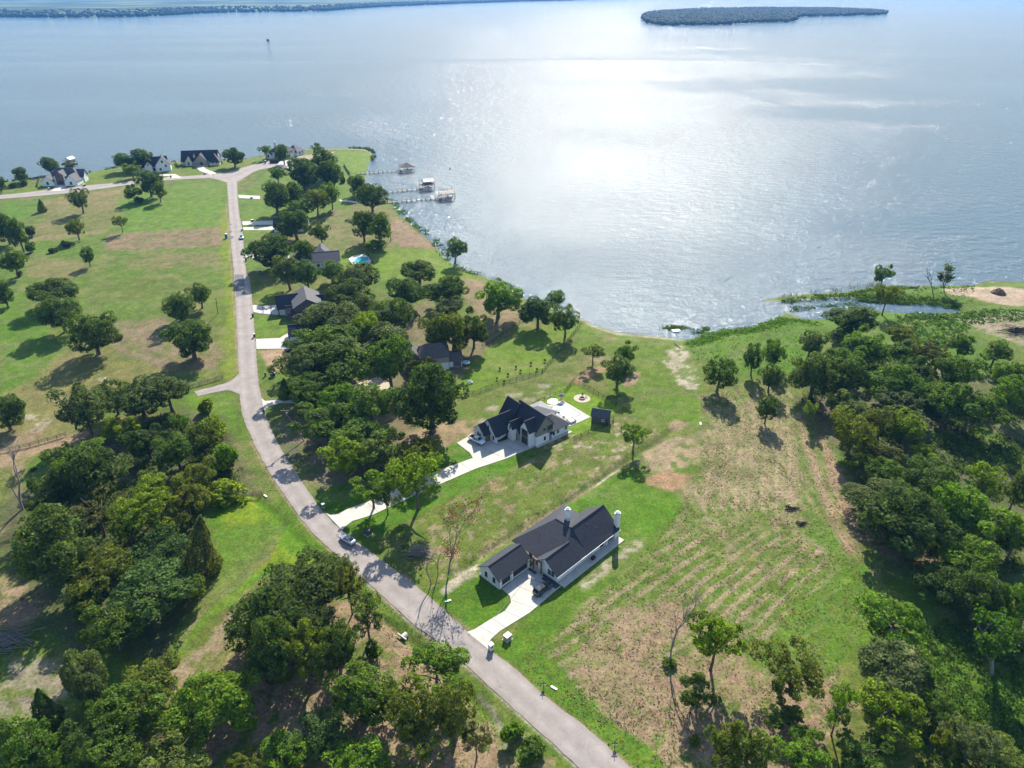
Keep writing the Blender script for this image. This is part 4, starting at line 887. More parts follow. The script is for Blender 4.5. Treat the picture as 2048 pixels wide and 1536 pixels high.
for u, z in ((19, 1.0), (23, 3.2), (21, 6.2)): h2.window(('-y', 0), u, z, 1.3, 1.6)
h2.window(('-y', 2.5), 11, 4.4, .9, 1.2); h2.door(('-y', 4), 14.6, 1.6, 2.5, 'dark_trim'); h2.chimney(9.6, 12, 1.2, 1.0, 6, 11.2, 'stone_wall'); h2.slab(6, 16, 1, 4, .15)
h3 = House('tan_gabled_house', (-250.0, 549.0), 9, 'tan lake house with a long black roof and stone porch beyond the junction')
h3.wing(0, 26, 3, 16, 3.2, 9.6, 'x', wm='cream_wall'); h3.wing(10, 19, .5, 10, 3.6, 8.2, 'y', wm='stone_wall'); h3.wing(21, 28, -.5, 10, 3.0, 7.6, 'y', 'hip', wm='cream_wall', run=4); h3.wing(3, 8, 1, 8, 3.2, 6.2, 'y', wm='cream_wall', ov=.3)
h3.wing(8.6, 10.2, 5.0, 9, 6.4, 7.8, 'y', wm='cream_wall', ov=.2)
for x in (11, 14, 17.5): h3.post(x, -.6, 0, 3.4, .5, 'stone_wall', 'column')
h3.door(('-y', .5), 14.5, 2.4, 2.5, 'dark_trim'); h3.window(('-y', 1), 5.5, .8, 1.3, 1.7); h3.window(('-y', -.5), 23.3, 1.5, 1.4, .7); h3.window(('-y', -.5), 26, 1.5, 1.4, .7); h3.slab(9, 20, -2, .5, .15)
h4 = House('point_house', (-177.5, 574.0), 73, 'white house with dark hipped roofs on the tip of the point')
h4.wing(0, 14, 0, 15, 5.2, 9.6, 'y', 'hip', run=6); h4.wing(13, 24, -2, 9, 3.3, 7.6, 'x', 'hip', rm='shingle_grey', run=5); h4.wing(-1.5, 6, 12, 18, 3.4, 6.0, 'x')
for u, z in ((3.2, 3.2), (6, 3.2), (9, 3.2)): h4.window(('-y', 0), u, z, 1.5, 1.4)
for u in (16, 17.4, 21): h4.window(('-y', -2), u, 1, .9, 1.8)
h4.window(('-x', -1.5), 15, .9, 1.6, 1.9); h4.window(('-x', 0), 5, .9, 1.6, 1.9); h4.chimney(8, 14, 1.2, 1.0, 6, 10.6, 'cream_wall'); h4.door(('-x', 0), 9.5, 1.6, 2.4)
# the small pool behind the grey-roofed house
p = G(723, 520); slab('pool_deck', [(697,518),(704,512),(728,508),(744,521),(738,528),(704,528)], M['concrete'], .06)
e = empty('swimming_pool', (p.x, p.y, .06), math.radians(-4), 'small bright turquoise pool behind the grey-roofed house', 'pool')
w2, d2 = 3.1, 4.4
MB().box(-w2, w2, -d2, d2, -.05, .05).build('water', M['pool_blue'], e)
k = MB(); k.box(-w2-.3, w2+.3, -d2-.3, -d2, -.05, .09).box(-w2-.3, w2+.3, d2, d2+.3, -.05, .09).box(-w2-.3, -w2, -d2, d2, -.05, .091).box(w2, w2+.3, -d2, d2, -.05, .091); k.build('coping', M['concrete'], e)
# ================================================================ VEHICLES
def heading(a, b): p, q = G(*a), G(*b); return p, q, math.atan2(q.y - p.y, q.x - p.x)
def wheel(e, x, y, r, wd=.22):
    n = 16; q = MB()
    for sg in (-1, 1):
        pass
    V = []; Fq = []
    prof = [(r*.62, -wd/2), (r*.95, -wd/2), (r, -wd*.3), (r, wd*.3), (r*.95, wd/2), (r*.62, wd/2)]
    for k in range(n):
        a = 2*math.pi*k/n
        for rr, yy in prof: V.append((rr*math.cos(a), yy, rr*math.sin(a)))
    m_ = len(prof)
    for k in range(n):
        for j in range(m_): Fq.append((k*m_+j, k*m_+(j+1) % m_, ((k+1) % n)*m_+(j+1) % m_, ((k+1) % n)*m_+j))
    q.add(V, Fq); t = q.build('wheel', M['rubber'], e, True, (x, y, r))
    c = MB(); V = [(r*.62*math.cos(2*math.pi*k/n), s_*wd*.42, r*.62*math.sin(2*math.pi*k/n)) for s_ in (-1, 1) for k in range(n)]
    c.add(V, [tuple(range(n)), tuple(range(2*n-1, n-1, -1))] + [(k, n+k, n+(k+1) % n, (k+1) % n) for k in range(n)]); c.build('rim', M['rim'], t)
def loft(sec):
    """closed body through cross-sections (x, [(y, z) ...] half outline from sill to centre line)"""
    q = MB(); n = len(sec[0][1]); V = []; Fq = []
    for x, pr in sec:
        V += [(x, -y, z) for y, z in pr] + [(x, y, z) for y, z in reversed(pr)]
    m_ = 2 * n
    for i in range(len(sec) - 1):
        for j in range(m_): Fq.append((i*m_+j, (i+1)*m_+j, (i+1)*m_+(j+1) % m_, i*m_+(j+1) % m_))
    Fq.append(tuple(range(m_))); Fq.append(tuple(reversed(range((len(sec)-1)*m_, len(sec)*m_))))
    q.add(V, Fq); return q
def car(kind, a, b, paint, label, roofm=None, z=.06):
    """a, b: pixels of rear and front on the ground"""
    p, q_, h = heading(a, b); c = (p + q_) / 2
    e = empty({'sedan': 'sedan_car', 'suv': 'sport_utility_car', 'pickup': 'pickup_truck'}[kind], (c.x, c.y, z), h, label, 'truck' if kind == 'pickup' else 'car')
    P = M[paint]
    def pr(w_, z0, zb, top): return [(w_*.92, z0), (w_, z0 + .22), (w_, zb - .1), (w_*.93, zb), (w_*.5, top), (0.001, top + .01)]
    if kind == 'sedan':
        S_ = [(-2.35, pr(.72, .38, .82, .84)), (-2.25, pr(.86, .28, .98, 1.0)), (-1.5, pr(.91, .22, 1.0, 1.03)), (-.9, pr(.92, .2, .98, .99)), (.8, pr(.92, .2, .94, .95)), (1.3, pr(.91, .22, .90, .94)), (2.05, pr(.86, .26, .78, .83)), (2.35, pr(.72, .34, .66, .68))]
        cab = [(-1.75, .62, .98), (-.95, .60, 1.42), (.25, .60, 1.44), (1.15, .70, .96)]; wx, wr = (-1.42, 1.45), .33
    elif kind == 'suv':
        S_ = [(-2.4, pr(.80, .42, 1.0, 1.02)), (-2.32, pr(.92, .34, 1.12, 1.14)), (-1.4, pr(.96, .28, 1.14, 1.15)), (.9, pr(.96, .28, 1.10, 1.11)), (1.35, pr(.95, .28, 1.08, 1.12)), (2.15, pr(.92, .32, .98, 1.04)), (2.4, pr(.78, .42, .86, .88))]
        cab = [(-2.2, .74, 1.13), (-1.85, .70, 1.68), (.3, .70, 1.74), (1.2, .80, 1.10)]; wx, wr = (-1.45, 1.5), .38
    else:
        S_ = [(-2.85, pr(.88, .5, .78, .79)), (-2.8, pr(.94, .45, .80, .8)), (-.75, pr(.95, .4, .80, .8)), (-.7, pr(.95, .4, 1.12, 1.13)), (1.3, pr(.95, .4, 1.12, 1.13)), (1.6, pr(.95, .4, 1.14, 1.18)), (2.6, pr(.93, .42, 1.08, 1.12)), (2.85, pr(.82, .5, .95, .97))]
        cab = [(-.65, .78, 1.12), (-.5, .72, 1.80), (.75, .72, 1.84), (1.55, .82, 1.13)]; wx, wr = (-1.75, 1.85), .40
    loft(S_).build('body', P, e, True)
    (x0, w0, z0), (x1, w1, z1), (x2, w2, z2), (x3, w3, z3) = cab; g = MB()
    g.add([(x0,-w0-.12,z0-.06),(x3,-w3-.05,z3-.06),(x3,w3+.05,z3-.06),(x0,w0+.12,z0-.06),(x1,-w1,z1),(x2,-w2,z2),(x2,w2,z2),(x1,w1,z1)], [(0,1,5,4),(1,2,6,5),(2,3,7,6),(3,0,4,7),(4,5,6,7)])
    g.build('windows', M['glass'], e)
    r = MB(); r.add([(x1-.05,-w1-.03,z1-.03),(x2+.05,-w2-.03,z2-.03),(x2+.05,w2+.03,z2-.03),(x1-.05,w1+.03,z1-.03),(x1+.05,-w1+.08,z1+.05),(x2-.05,-w2+.08,z2+.05),(x2-.05,w2-.08,z2+.05),(x1+.05,w1-.08,z1+.05)], [(0,1,5,4),(1,2,6,5),(2,3,7,6),(3,0,4,7),(4,5,6,7)])
    r.build('roof', M[roofm] if roofm else P, e)
    k = MB()
    for sg in (-1, 1):
        for xa, za, wa, xb, zb_, wb in ((x0, z0, w0+.12, x1, z1, w1), (x3, z3, w3+.05, x2, z2, w2), ((x0+x3)/2, z0, w0+.1, (x1+x2)/2, z1, w1)): k.bar((xa, sg*wa, za), (xb, sg*(wb+.015), zb_), .09, .06)
        
    pl = k.build('pillars', P, e)
    if kind == 'suv':
        MB().box(x1+.15, (x1+x2)/2-.05, -.5, .5, z1+.04, z1+.075).build('sunroof', M['glass'], e); MB().box((x1+x2)/2+.05, x2-.12, -.5, .5, z1+.06, z1+.105).build('sunroof', M['glass'], e)
    if kind == 'pickup':
        for sg in (-1, 1): MB().box(-2.82, -.72, sg*.9-.05, sg*.9+.05, .78, 1.14).build('bed_side', P, e)
        MB().box(-2.86, -2.76, -.9, .9, .78, 1.12).build('tailgate', P, e); MB().box(-2.74, -.76, -.83, .83, .79, .83).build('bed_floor', M['rubber'], e)
    L0, L1 = S_[0][0], S_[-1][0]; zl = {'sedan': .72, 'suv': .85, 'pickup': .88}[kind]
    for sg in (-1, 1):
        MB().box(L1-.16, L1-.02, sg*.62-.16, sg*.62+.16, zl-.12, zl+.04).build('headlight', M['clear_lens'], e)
        MB().box(L0+.01, L0+.14, sg*.68-.14, sg*.68+.14, zl-.02, zl+.2).build('tail_light', M['red_lens'], e)
        m_ = MB().box(x3-.35, x3-.15, sg*1.02-.1, sg*1.02+.1, z3+.02, z3+.18); m_.build('mirror', P, e)
        for x in wx: wheel(e, x, sg*.80, wr)
    MB().box(L1-.05, L1+.04, -.75, .75, .32, .48).build('bumper', M['rubber'], e); MB().box(L0-.04, L0+.05, -.75, .75, .34, .5).build('bumper', M['rubber'], e)
    return e
car('sedan', (709,1091), (684,1075), 'silver_paint', 'silver car with black roof parked on the road edge', 'black_paint')
car('suv', (1070,1193), (1100,1172), 'black_paint', 'black sport utility car on the drive of the near white house')
car('pickup', (943,878), (964,889), 'white_paint', 'white pickup truck parked at the two-storey house')
car('suv', (484,472), (483.6,482), 'silver_paint', 'silver car on the straight far stretch of road')
car('pickup', (588,697), (580,701), 'black_paint', 'dark truck parked by the white garage under the trees')
car('sedan', (1003,874), (994,879), 'white_paint', 'pale car parked inside the open carport of the two-storey house')

# ================================================================ FENCES
def walk(pts, step):
    out = []
    for a, b in zip(pts[:-1], pts[1:]):
        n = max(1, round((b - a).length / step))
        out += [a + (b - a)*k/n for k in range(n)]
    return out + [pts[-1]]
_share = {}
def shared(name, key, make, mt, parent, loc, rot):
    if key not in _share: o = make().build(name, mt, parent); _share[key] = o.data
    else: o = bpy.data.objects.new(name, _share[key]); COL.objects.link(o); o.parent = parent
    o.location = loc; o.rotation_euler = rot; return o
def fence(name, px, label, group, h=1.25, step=2.6, rails=(.35, .75, 1.15), pw=.14, rw=.11, rh=.14, mt='fence_wood', pick=False, world=None):
    P = walk(world or G2(px), step); o0 = P[0]; e = empty(name, (o0.x, o0.y, 0), 0, label, 'fence', group)
    for p in P:
        d = p - o0; shared('post', ('post', h, pw, mt), lambda: MB().box(-pw/2, pw/2, -pw/2, pw/2, -.15, h), M[mt], e, (d.x, d.y, 0), (0, 0, .3))
    for a, b in zip(P[:-1], P[1:]):
        d = b - a; L = d.length
        for z in rails:
            r = shared('rail', ('rail', round(rw, 3), rh, mt), lambda: MB().box(0, 1, -rw/2, rw/2, -rh/2, rh/2), M[mt], e, (a.x - o0.x, a.y - o0.y, z), (0, 0, math.atan2(d.y, d.x)))
            r.scale = (L, 1, 1)
    if pick:
        q = MB()
        for a, b in zip(P[:-1], P[1:]):
            n = int((b - a).length / .22)
            for k in range(n):
                c = a + (b - a)*(k + .5)/n - o0; q.box(c.x-.012, c.x+.012, c.y-.012, c.y+.012, .1, h - .05)
        tag(q.build('pickets', M[mt], e), kind='stuff')
    return e
FG = 'fences'
fence('rail_fence', [(-60,918),(0,905),(60,893),(132,872)], 'brown three-rail fence along the dirt lane at the left edge', FG)
fence('rail_fence', [(357,781),(400,770),(446,756)], 'brown rail fence beside the side lane junction', FG)
fence('rail_fence', [(-40,1092),(0,1082),(55,1070)], 'short rail fence at the left edge below the lane', FG)
fence('rail_fence', [(385,1019),(450,1003),(524,989)], 'brown rail fence above the mown meadow', FG)
BK = dict(h=1.3, step=2.4, rails=(.2, 1.2), pw=.09, rw=.05, rh=.06, mt='black_metal', pick=True)
fence('metal_fence', [(1066,811),(1100,794),(1130,784),(1146,764)], 'black metal fence on the far side of the pool yard', FG, **BK)
fence('metal_fence', [(1148,764),(1178,779),(1206,796),(1232,812)], 'black metal fence along the meadow side of the pool yard', FG, **BK)
fence('metal_fence', [(1228,836),(1226,848),(1190,862),(1148,880)], 'low black fence below the charcoal shed', FG, **BK)
WF = dict(h=1.3, step=2.6, rails=(.15, .45, .75, 1.02, 1.24), pw=.11, rw=.035, rh=.035, mt='black_metal')
fence('wire_fence', [(918,797),(960,783),(1020,764),(1084,745)], 'long wire fence with dark posts above the two-storey house', FG, **WF)
fence('wire_fence', [(1085,745),(1106,718),(1130,690),(1162,649)], 'wire fence running down to the bay', FG, **WF)
fence('wire_fence', [(1046,641),(1020,660),(985,684),(965,694)], 'wire fence between the bright lawn and the bare soil', FG, **WF)
fence('metal_fence', [(734,508),(739,515),(746,528)], 'dark fence at the lake end of the small turquoise pool', FG, **BK)
DK = dict(h=1.8, step=3.0, rails=(.3, .6, .9, 1.2, 1.5), pw=.14, rw=.06, rh=.28, mt='dark_trim')
fence('screen_fence', [(75,374),(80,357)], 'dark screen fence left of the white gabled house', FG, **DK)
fence('screen_fence', [(160,357),(166,347)], 'short dark screen fence right of the white gabled house', FG, **DK)
fence('screen_fence', [(358,336),(351,327)], 'dark screen fence between the two black-roofed lake houses', FG, **DK)
fence('screen_fence', [(445,327),(436,320)], 'dark screen fence right of the tan gabled lake house', FG, **DK)
fence('screen_fence', [(688,331),(694,341),(700,350)], 'dark screen fence standing on the green point', FG, **DK)

# ================================================================ PIERS
def pier(px0, px1, label, w=1.6, cx=None):
    a, b = G(*px0, -.2), G(*px1, -.2); d = b - a; L = d.length; e = empty('pier', (a.x, a.y, 0), math.atan2(d.y, d.x), label, 'pier', 'piers and boathouses')
    MB().box(0, L, -w/2, w/2, -.32, -.18).build('deck', M['grey_wood'], e)
    n = int(L / 3)
    for k in range(n + 1):
        for s_ in (-1, 1): shared('pile', 'pile', lambda: MB().tube([(0, 0, -3.2), (0, 0, .5)], [.12, .12], 6), M['fence_wood'], e, (L*k/n, s_*(w/2+.1), 0), (0, 0, 0))
    return e, b, math.atan2(d.y, d.x)
def boathouse(b, ang, L, W, label, roof, zr=3.2, rh=5.0, rm='shingle_brown'):
    e = empty('boathouse', (b.x, b.y, 0), ang, label, 'boathouse', 'piers and boathouses')
    h_ = House.__new__(House); h_.e = e
    MB().box(-.5, 1.4, -W/2, W/2, -.32, -.16).build('deck', M['grey_wood'], e); MB().box(1.4, L, -W/2, -W/2+1.2, -.32, -.162).build('deck', M['grey_wood'], e); MB().box(1.4, L, W/2-1.2, W/2, -.32, -.163).build('deck', M['grey_wood'], e)
    for x in (0, L/2, L):
        for y in (-W/2+.1, W/2-.1): MB().tube([(x, y, -3.2), (x, y, zr)], [.14, .14], 6).build('pile', M['fence_wood'], e)
    if roof == 'hip': h_.roof(0, L, -W/2, W/2, zr, rh, 'x', 'hip', rm, .7)
    if roof in ('deck', 'cabin'):
        MB().box(-.2, L+.2, -W/2-.1, W/2+.1, zr-.25, zr-.02).build('upper_deck', M['grey_wood'], e)
        for s_ in (-1, 1): MB().bar((0, s_*W/2, zr+.95), (L, s_*W/2, zr+.95), .08).build('railing', M['fence_wood'], e)
        for x in (0, L/3, 2*L/3, L):
            for s_ in (-1, 1): MB().box(x-.06, x+.06, s_*W/2-.06, s_*W/2+.06, zr, zr + (2.6 if x in (0, L) and s_ == 1 else 1.0)).build('railing_post', M['fence_wood'], e)
    if roof == 'cabin':
        for x in (L*.25, L*.95):
            for y in (-W*.32, W*.32): MB().box(x-.08, x+.08, y-.08, y+.08, zr, zr+2.1).build('post', M['timber'], e)
        h_.roof(L*.2, L, -W*.34, W*.34, zr+2.1, zr+3.3, 'x', 'gable', rm, .3); MB().box(L*.25, L*.95, -W*.3, W*.3, zr+.01, zr+.7).build('bench', M['timber'], e)
    if roof == 'deck':
        st = MB()
        for k in range(8): st.box(-.6-.45*k, -.15-.45*k, -W/2+.3, -W/2+1.5, zr-.4-.42*k, zr-.3-.42*k)
        st.bar((-.3, -W/2+.3, zr-.4), (-3.9, -W/2+.3, -.3), .08, .25); st.build('stairs', M['grey_wood'], e)
    hull = MB(); hl = [(1.8, 0, 0), (2.6, .9, .9), (L-1.2, 1.0, 1.0), (L-.6, .9, .9)]
    V = []
    for x, w_, _ in hl: V += [(x, -w_-.05, .35), (x, 0, -.55 if w_ else .2), (x, w_+.05, .35)]
    hull.add(V, [(i*3+j, i*3+3+j, i*3+4+j, i*3+1+j) for i in range(3) for j in range(2)] + [(9, 10, 11)] + [(i*3+2, i*3+5, i*3+3, i*3) for i in range(3)])
    bo = empty('boat', b + Vector((0, 0, .3)), ang, 'small pale boat ' + ('on the ' + label.split(' on the ')[1] if ' on the ' in label else 'behind the white gabled house'), 'boat')
    hull.build('hull', M['paint_white'], bo); MB().box(L*.5, L*.6, -.35, .35, .36, .95).build('console', M['glass'], bo); MB().box(L-.9, L-.5, -.2, .2, .36, .9).build('outboard_motor', M['black_metal'], bo)
    return e
_, b, an = pier((712,347), (801,341), 'uppermost long wooden pier at the point'); boathouse(b, an, 9.5, 8, 'boathouse with brown hipped roof on the uppermost pier', 'hip')
_, b, an = pier((766,385), (842,377), 'middle wooden pier beside the dark tree'); boathouse(b, an, 8.5, 7.5, 'boathouse with white metal roof over an upper deck on the middle pier', 'cabin', 2.6, 5, 'roof_white')
_, b, an = pier((755,406), (880,396), 'lowest and longest pale pier'); boathouse(b, an, 9, 8, 'boathouse with an open upper deck and side stairs on the lowest pier', 'deck', 3.3)
q_ = G(120, 340); boathouse(Vector((q_.x - 2, q_.y + 14, 0)), math.radians(80), 7, 6, 'boathouse with pale roof behind the white gabled house', 'cabin', 2.6, 5, 'roof_white')

# ================================================================ STREET AND YARD THINGS
def mailbox(px, label, m='stone_wall', top='trim', w_=.6, h_=1.5, cat='mailbox'):
    p = G(*px); e = empty('mailbox', (p.x, p.y, -.03), math.radians(40), label, cat, 'mailboxes along the road')
    MB().box(-w_/2, w_/2, -w_/2, w_/2, 0, h_*.86).build('pillar', M[m], e); MB().box(-w_/2-.07, w_/2+.07, -w_/2-.07, w_/2+.07, h_*.862, h_).build('cap', M[top], e)
    MB().box(-.2, .2, -w_/2-.04, -w_/2+.02, h_*.5, h_*.72).build('box_door', M['black_metal'], e); return e
mailbox((982,1299), 'white pillar mailbox at the near white house drive', 'white_wall', 'trim', .85, 1.7)
mailbox((647,1016), 'pale stone mailbox where the long drive meets the road')
mailbox((506,634), 'dark pillar mailbox at the charcoal house drive', 'dark_wall', 'dark_trim')
mailbox((509,674), 'pale-capped pillar mailbox at the white garage drive', 'dark_wall', 'trim')
mailbox((528,828), 'stone mailbox at the small drive by the leaning pole', 'stone_wall', 'dark_trim')
mailbox((531,752), 'lone grey mailbox on the roadside lawn', 'taupe_wall', 'roof_light', .5)
mailbox((492,522), 'dark mailbox at the grey-roofed house drive', 'dark_wall', 'dark_trim')
mailbox((484,462), 'stone mailbox at the far double drive', 'stone_wall', 'trim')
mailbox((342,355), 'dark mailbox on the cross road at the black-roofed lake house', 'dark_wall', 'dark_trim', .8)
mailbox((99,380), 'pale-topped mailbox at the white gabled house drive', 'taupe_wall', 'trim', .8)
mailbox((410,349), 'grey mailbox at the tan gabled house drive', 'taupe_wall', 'trim', .8)
def ubox(px, label, s_=1.0, m='dark_wall', top='trim', rz=45):
    p = G(*px); e = empty('utility_box', (p.x, p.y, -.03), math.radians(rz), label, 'utility box', 'utility boxes')
    MB().box(-.6*s_, .6*s_, -.5*s_, .5*s_, .06, 1.0*s_).build('cabinet', M[m], e); MB().box(-.64*s_, .64*s_, -.54*s_, .54*s_, 1.002*s_, 1.1*s_).build('lid', M[top], e); MB().box(-.75*s_, .75*s_, -.65*s_, .65*s_, -.1, .06).build('pad', M['concrete'], e)
ubox((1015,1278), 'utility box with pale lid on the lawn beside the white mailbox', 1.15, 'stone_wall')
ubox((546,752), 'white-lidded utility box on the dirt by the lone grey mailbox', 1.2)
ubox((503,397), 'small dark utility box on the lawn of the far yards'); ubox((169,372), 'utility box with pale lid right of the white gabled house drive', 1.2)
ubox((520,545), 'utility box under the grey-green yard tree', 1.1); ubox((505,443), 'utility box above the far double drive', 1.1); ubox((737,1068), 'dark utility box on the lawn edge beside the parked silver car', 1.2, 'dark_wall', 'dark_trim')
def pole(base, top, label, name='utility_pole', r=.16, arm=False, h=None):
    B_ = G(*base); H = h or 10.0; t_ = G(top[0], top[1], H); e = empty(name, (B_.x, B_.y, 0), 0, label, 'pole'); d = t_ - B_
    MB().tube([(0, 0, -.5), tuple(d)], [r, r*.7], 8).build('shaft', M['fence_wood'] if name == 'utility_pole' else M['black_metal'], e)
    if arm:
        MB().bar(d*.93 + Vector((-1.2, 0, 0)), d*.93 + Vector((1.2, 0, 0)), .12).build('crossarm', M['grey_wood'], e)
        MB().tube([d*.86 + Vector((.3, -.3, -.6)), d*.86 + Vector((.3, -.3, .3))], [.25, .25], 10).build('transformer', M['rim'], e)
        for x in (-1.1, 0, 1.1): MB().tube([d*.93 + Vector((x, 0, .06)), d*.93 + Vector((x, 0, .3))], [.06, .04], 6).build('insulator', M['trim'], e)
    return e
pole((609,882), (566,817), 'dark leaning utility pole with pale tip beside the road trees', arm=True, h=10.5)
pole((436,626), (431,597), 'slim utility pole in the grass left of the road', h=7.5, arm=True)
def sign(px, label, m='black_metal', h=1.9):
    p = G(*px); e = empty('sign_post', (p.x, p.y, -.05), 0, label, 'sign'); MB().box(-.05, .05, -.05, .05, 0, h).build('post', M[m], e)
    MB().box(-.5, .5, -.06, .06, h*.62, h*.7).build('arm', M[m], e); MB().box(-.3, .3, -.02, .02, h*.32, h*.58).build('board', M['trim'], e); return e
sign((1087,1375), 'black lot sign post on the verge beside the field'); sign((1229,1495), 'black lot sign post at the bottom of the verge')
p = G(428, 358); e = empty('street_sign', (p.x, p.y, 0), .3, 'thin street sign pole at the junction', 'sign'); MB().tube([(0, 0, 0), (0, 0, 3.2)], [.06, .06], 6).build('pole', M['rim'], e); MB().box(-.5, .5, -.02, .02, 2.9, 3.15).build('blade', M['blue_plastic'], e)
def toilet(px, label):
    p = G(*px); e = empty('portable_toilet', (p.x, p.y, 0), .2, label, 'toilet', 'portable toilets'); MB().box(-.6, .6, -.6, .6, 0, 2.2).build('cabin', M['blue_plastic'], e)
    q = MB(); q.add([(-.62,-.62,2.2),(.62,-.62,2.2),(.62,.62,2.2),(-.62,.62,2.2),(-.4,-.4,2.45),(.4,-.4,2.45),(.4,.4,2.45),(-.4,.4,2.45)], [(0,1,5,4),(1,2,6,5),(2,3,7,6),(3,0,4,7),(4,5,6,7),(3,2,1,0)]); q.build('roof', M['paint_white'], e)
    MB().box(-.4, .4, -.64, -.6, .1, 2.0).build('door', mat('blue_door', (.03, .12, .36), .5), e)
toilet((453,476), 'blue portable toilet with white roof beside the straight road'); toilet((531,327), 'blue portable toilet near the white house on the point')
p = G(549, 326); e = empty('dumpster', (p.x, p.y, 0), .15, 'long black dumpster in front of the white house on the point', 'dumpster')
q = MB(); q.add([(-3.2,-1.2,0),(3.2,-1.2,0),(3.2,1.2,0),(-3.2,1.2,0),(-3.5,-1.25,1.9),(3.5,-1.25,1.9),(3.5,1.25,1.9),(-3.5,1.25,1.9)], [(0,1,5,4),(1,2,6,5),(2,3,7,6),(3,0,4,7),(3,2,1,0)]); q.build('bin', M['dark_trim'], e)
for k in range(6):
    x = -2.8 + k*1.12; MB().box(x-.06, x+.06, -1.34, -1.2, .1, 1.85).build('rib', M['dark_trim'], e)
MB().box(-3.1, 3.1, -1.15, 1.15, .05, 1.2).build('debris', M['soil'], e)
# lake marks
p = G(537, 88, ZW); e = empty('lake_marker', (p.x, p.y, ZW), 0, 'small dark platform marker standing far out on the open lake', 'marker')
for sx in (-1, 1):
    for sy in (-1, 1): MB().tube([(sx*2.2, sy*2.2, -2), (sx*1.6, sy*1.6, 6)], [.3, .3], 6).build('pile', M['char'], e)
MB().box(-3.2, 3.2, -3.2, 3.2, 6, 6.6).build('platform', M['char'], e); MB().box(-2.6, 2.6, -2.6, 2.6, 6.6, 10.5).build('beacon_house', M['dark_wall'], e); MB().tube([(0, 0, 10.5), (0, 0, 13)], [.25, .1], 6).build('mast', M['black_metal'], e)
for k, (px, lab) in enumerate((((900,339), 'small dark buoy on the bright water beyond the piers'), ((752,314), 'small dark stump in the water off the point'))):
    p = G(*px, ZW); e = empty('buoy', (p.x, p.y, ZW), 0, lab, 'buoy'); MB().disc((0, 0), .5, -.4, .5, 12).build('float', M['char'], e); MB().tube([(0, 0, .5), (0, 0, 1.7)], [.15, .1], 6).build('mast', M['black_metal'], e)
# yard things
p = G(932, 728); e = empty('trampoline', (p.x, p.y, 0), .4, 'pale blue trampoline in the shade beside the tan house', 'trampoline')
MB().disc((0, 0), 1.5, .72, .78, 16).build('mat', mat('pale_blue_mat', (.25, .42, .52), .6), e)
for k in range(6): a = k*math.pi/3; MB().tube([(1.45*math.cos(a), 1.45*math.sin(a), 0), (1.45*math.cos(a), 1.45*math.sin(a), .74)], [.04, .04], 6).build('leg', M['rim'], e)
p = G(940, 767); e = empty('garden_bench', (p.x, p.y, 0), .5, 'white garden bench on the bright lawn beside the shadow of the huge tree', 'bench')
MB().box(-.9, .9, -.3, .3, .42, .5).build('seat', M['paint_white'], e); MB().box(-.9, .9, .27, .35, .5, 1.0).build('backrest', M['paint_white'], e)
for sx in (-.8, .8): MB().box(sx-.05, sx+.05, -.28, .3, 0, .42).build('leg', M['timber'], e)
for k, (px, rz, lab) in enumerate((((914,718), .3, 'pale patio chair left of the trampoline'), ((922,714), 1.2, 'second pale patio chair behind the trampoline'))):
    p = G(*px); e = empty('patio_chair', (p.x, p.y, 0), rz, lab, 'chair'); MB().box(-.35, .35, -.35, .35, .38, .46).build('seat', M['trim'], e); MB().box(-.35, .35, .3, .37, .46, 1.0).build('backrest', M['trim'], e)
    for sx in (-.3, .3):
        for sy in (-.3, .3): MB().box(sx-.03, sx+.03, sy-.03, sy+.03, 0, .38).build('leg', M['trim'], e)
p = G(1352, 662, ZW); e = empty('swim_platform', (p.x, p.y, ZW), .2, 'small pale wooden raft at the weedy water edge', 'raft'); MB().box(-1.6, 1.6, -1.0, 1.0, .1, .3).build('deck', M['trim'], e)
for sy in (-.7, .7): MB().tube([(-1.5, sy, 0), (1.5, sy, 0)], [.22, .22], 8).build('float', M['dark_trim'], e)
a, b = G(1349, 686), G(1361, 697); e = empty('fallen_log', (a.x, a.y, .1), 0, 'pale bare log lying at the corner of the weedy shore', 'log'); MB().tube([(0, 0, 0), tuple((b-a)*.5 + Vector((0, .2, .05))), tuple(b-a)], [.22, .2, .12], 7).build('log', M['dead_wood'], e)
# culvert in the ditch
p = G(809, 1270); e = empty('culvert', (p.x, p.y, -.3), .9, 'pale concrete culvert mouth in the roadside ditch', 'culvert')
q = MB(); n = 12; V = [(x, r_*math.cos(2*math.pi*k/n), r_*math.sin(2*math.pi*k/n)) for x in (-.6, .6) for r_ in (.62, .5) for k in range(n)]
q.add(V, [(k, (k+1) % n, 2*n+(k+1) % n, 2*n+k) for k in range(n)] + [(n+k, 3*n+k, 3*n+(k+1) % n, n+(k+1) % n) for k in range(n)] + [(k, n+k, n+(k+1) % n, (k+1) % n) for k in range(n)])
q.build('pipe', M['concrete'], e); MB().bar((-.7, -1.3, .35), (-.7, 1.3, .35), .25, .5).build('headwall', M['concrete'], e)
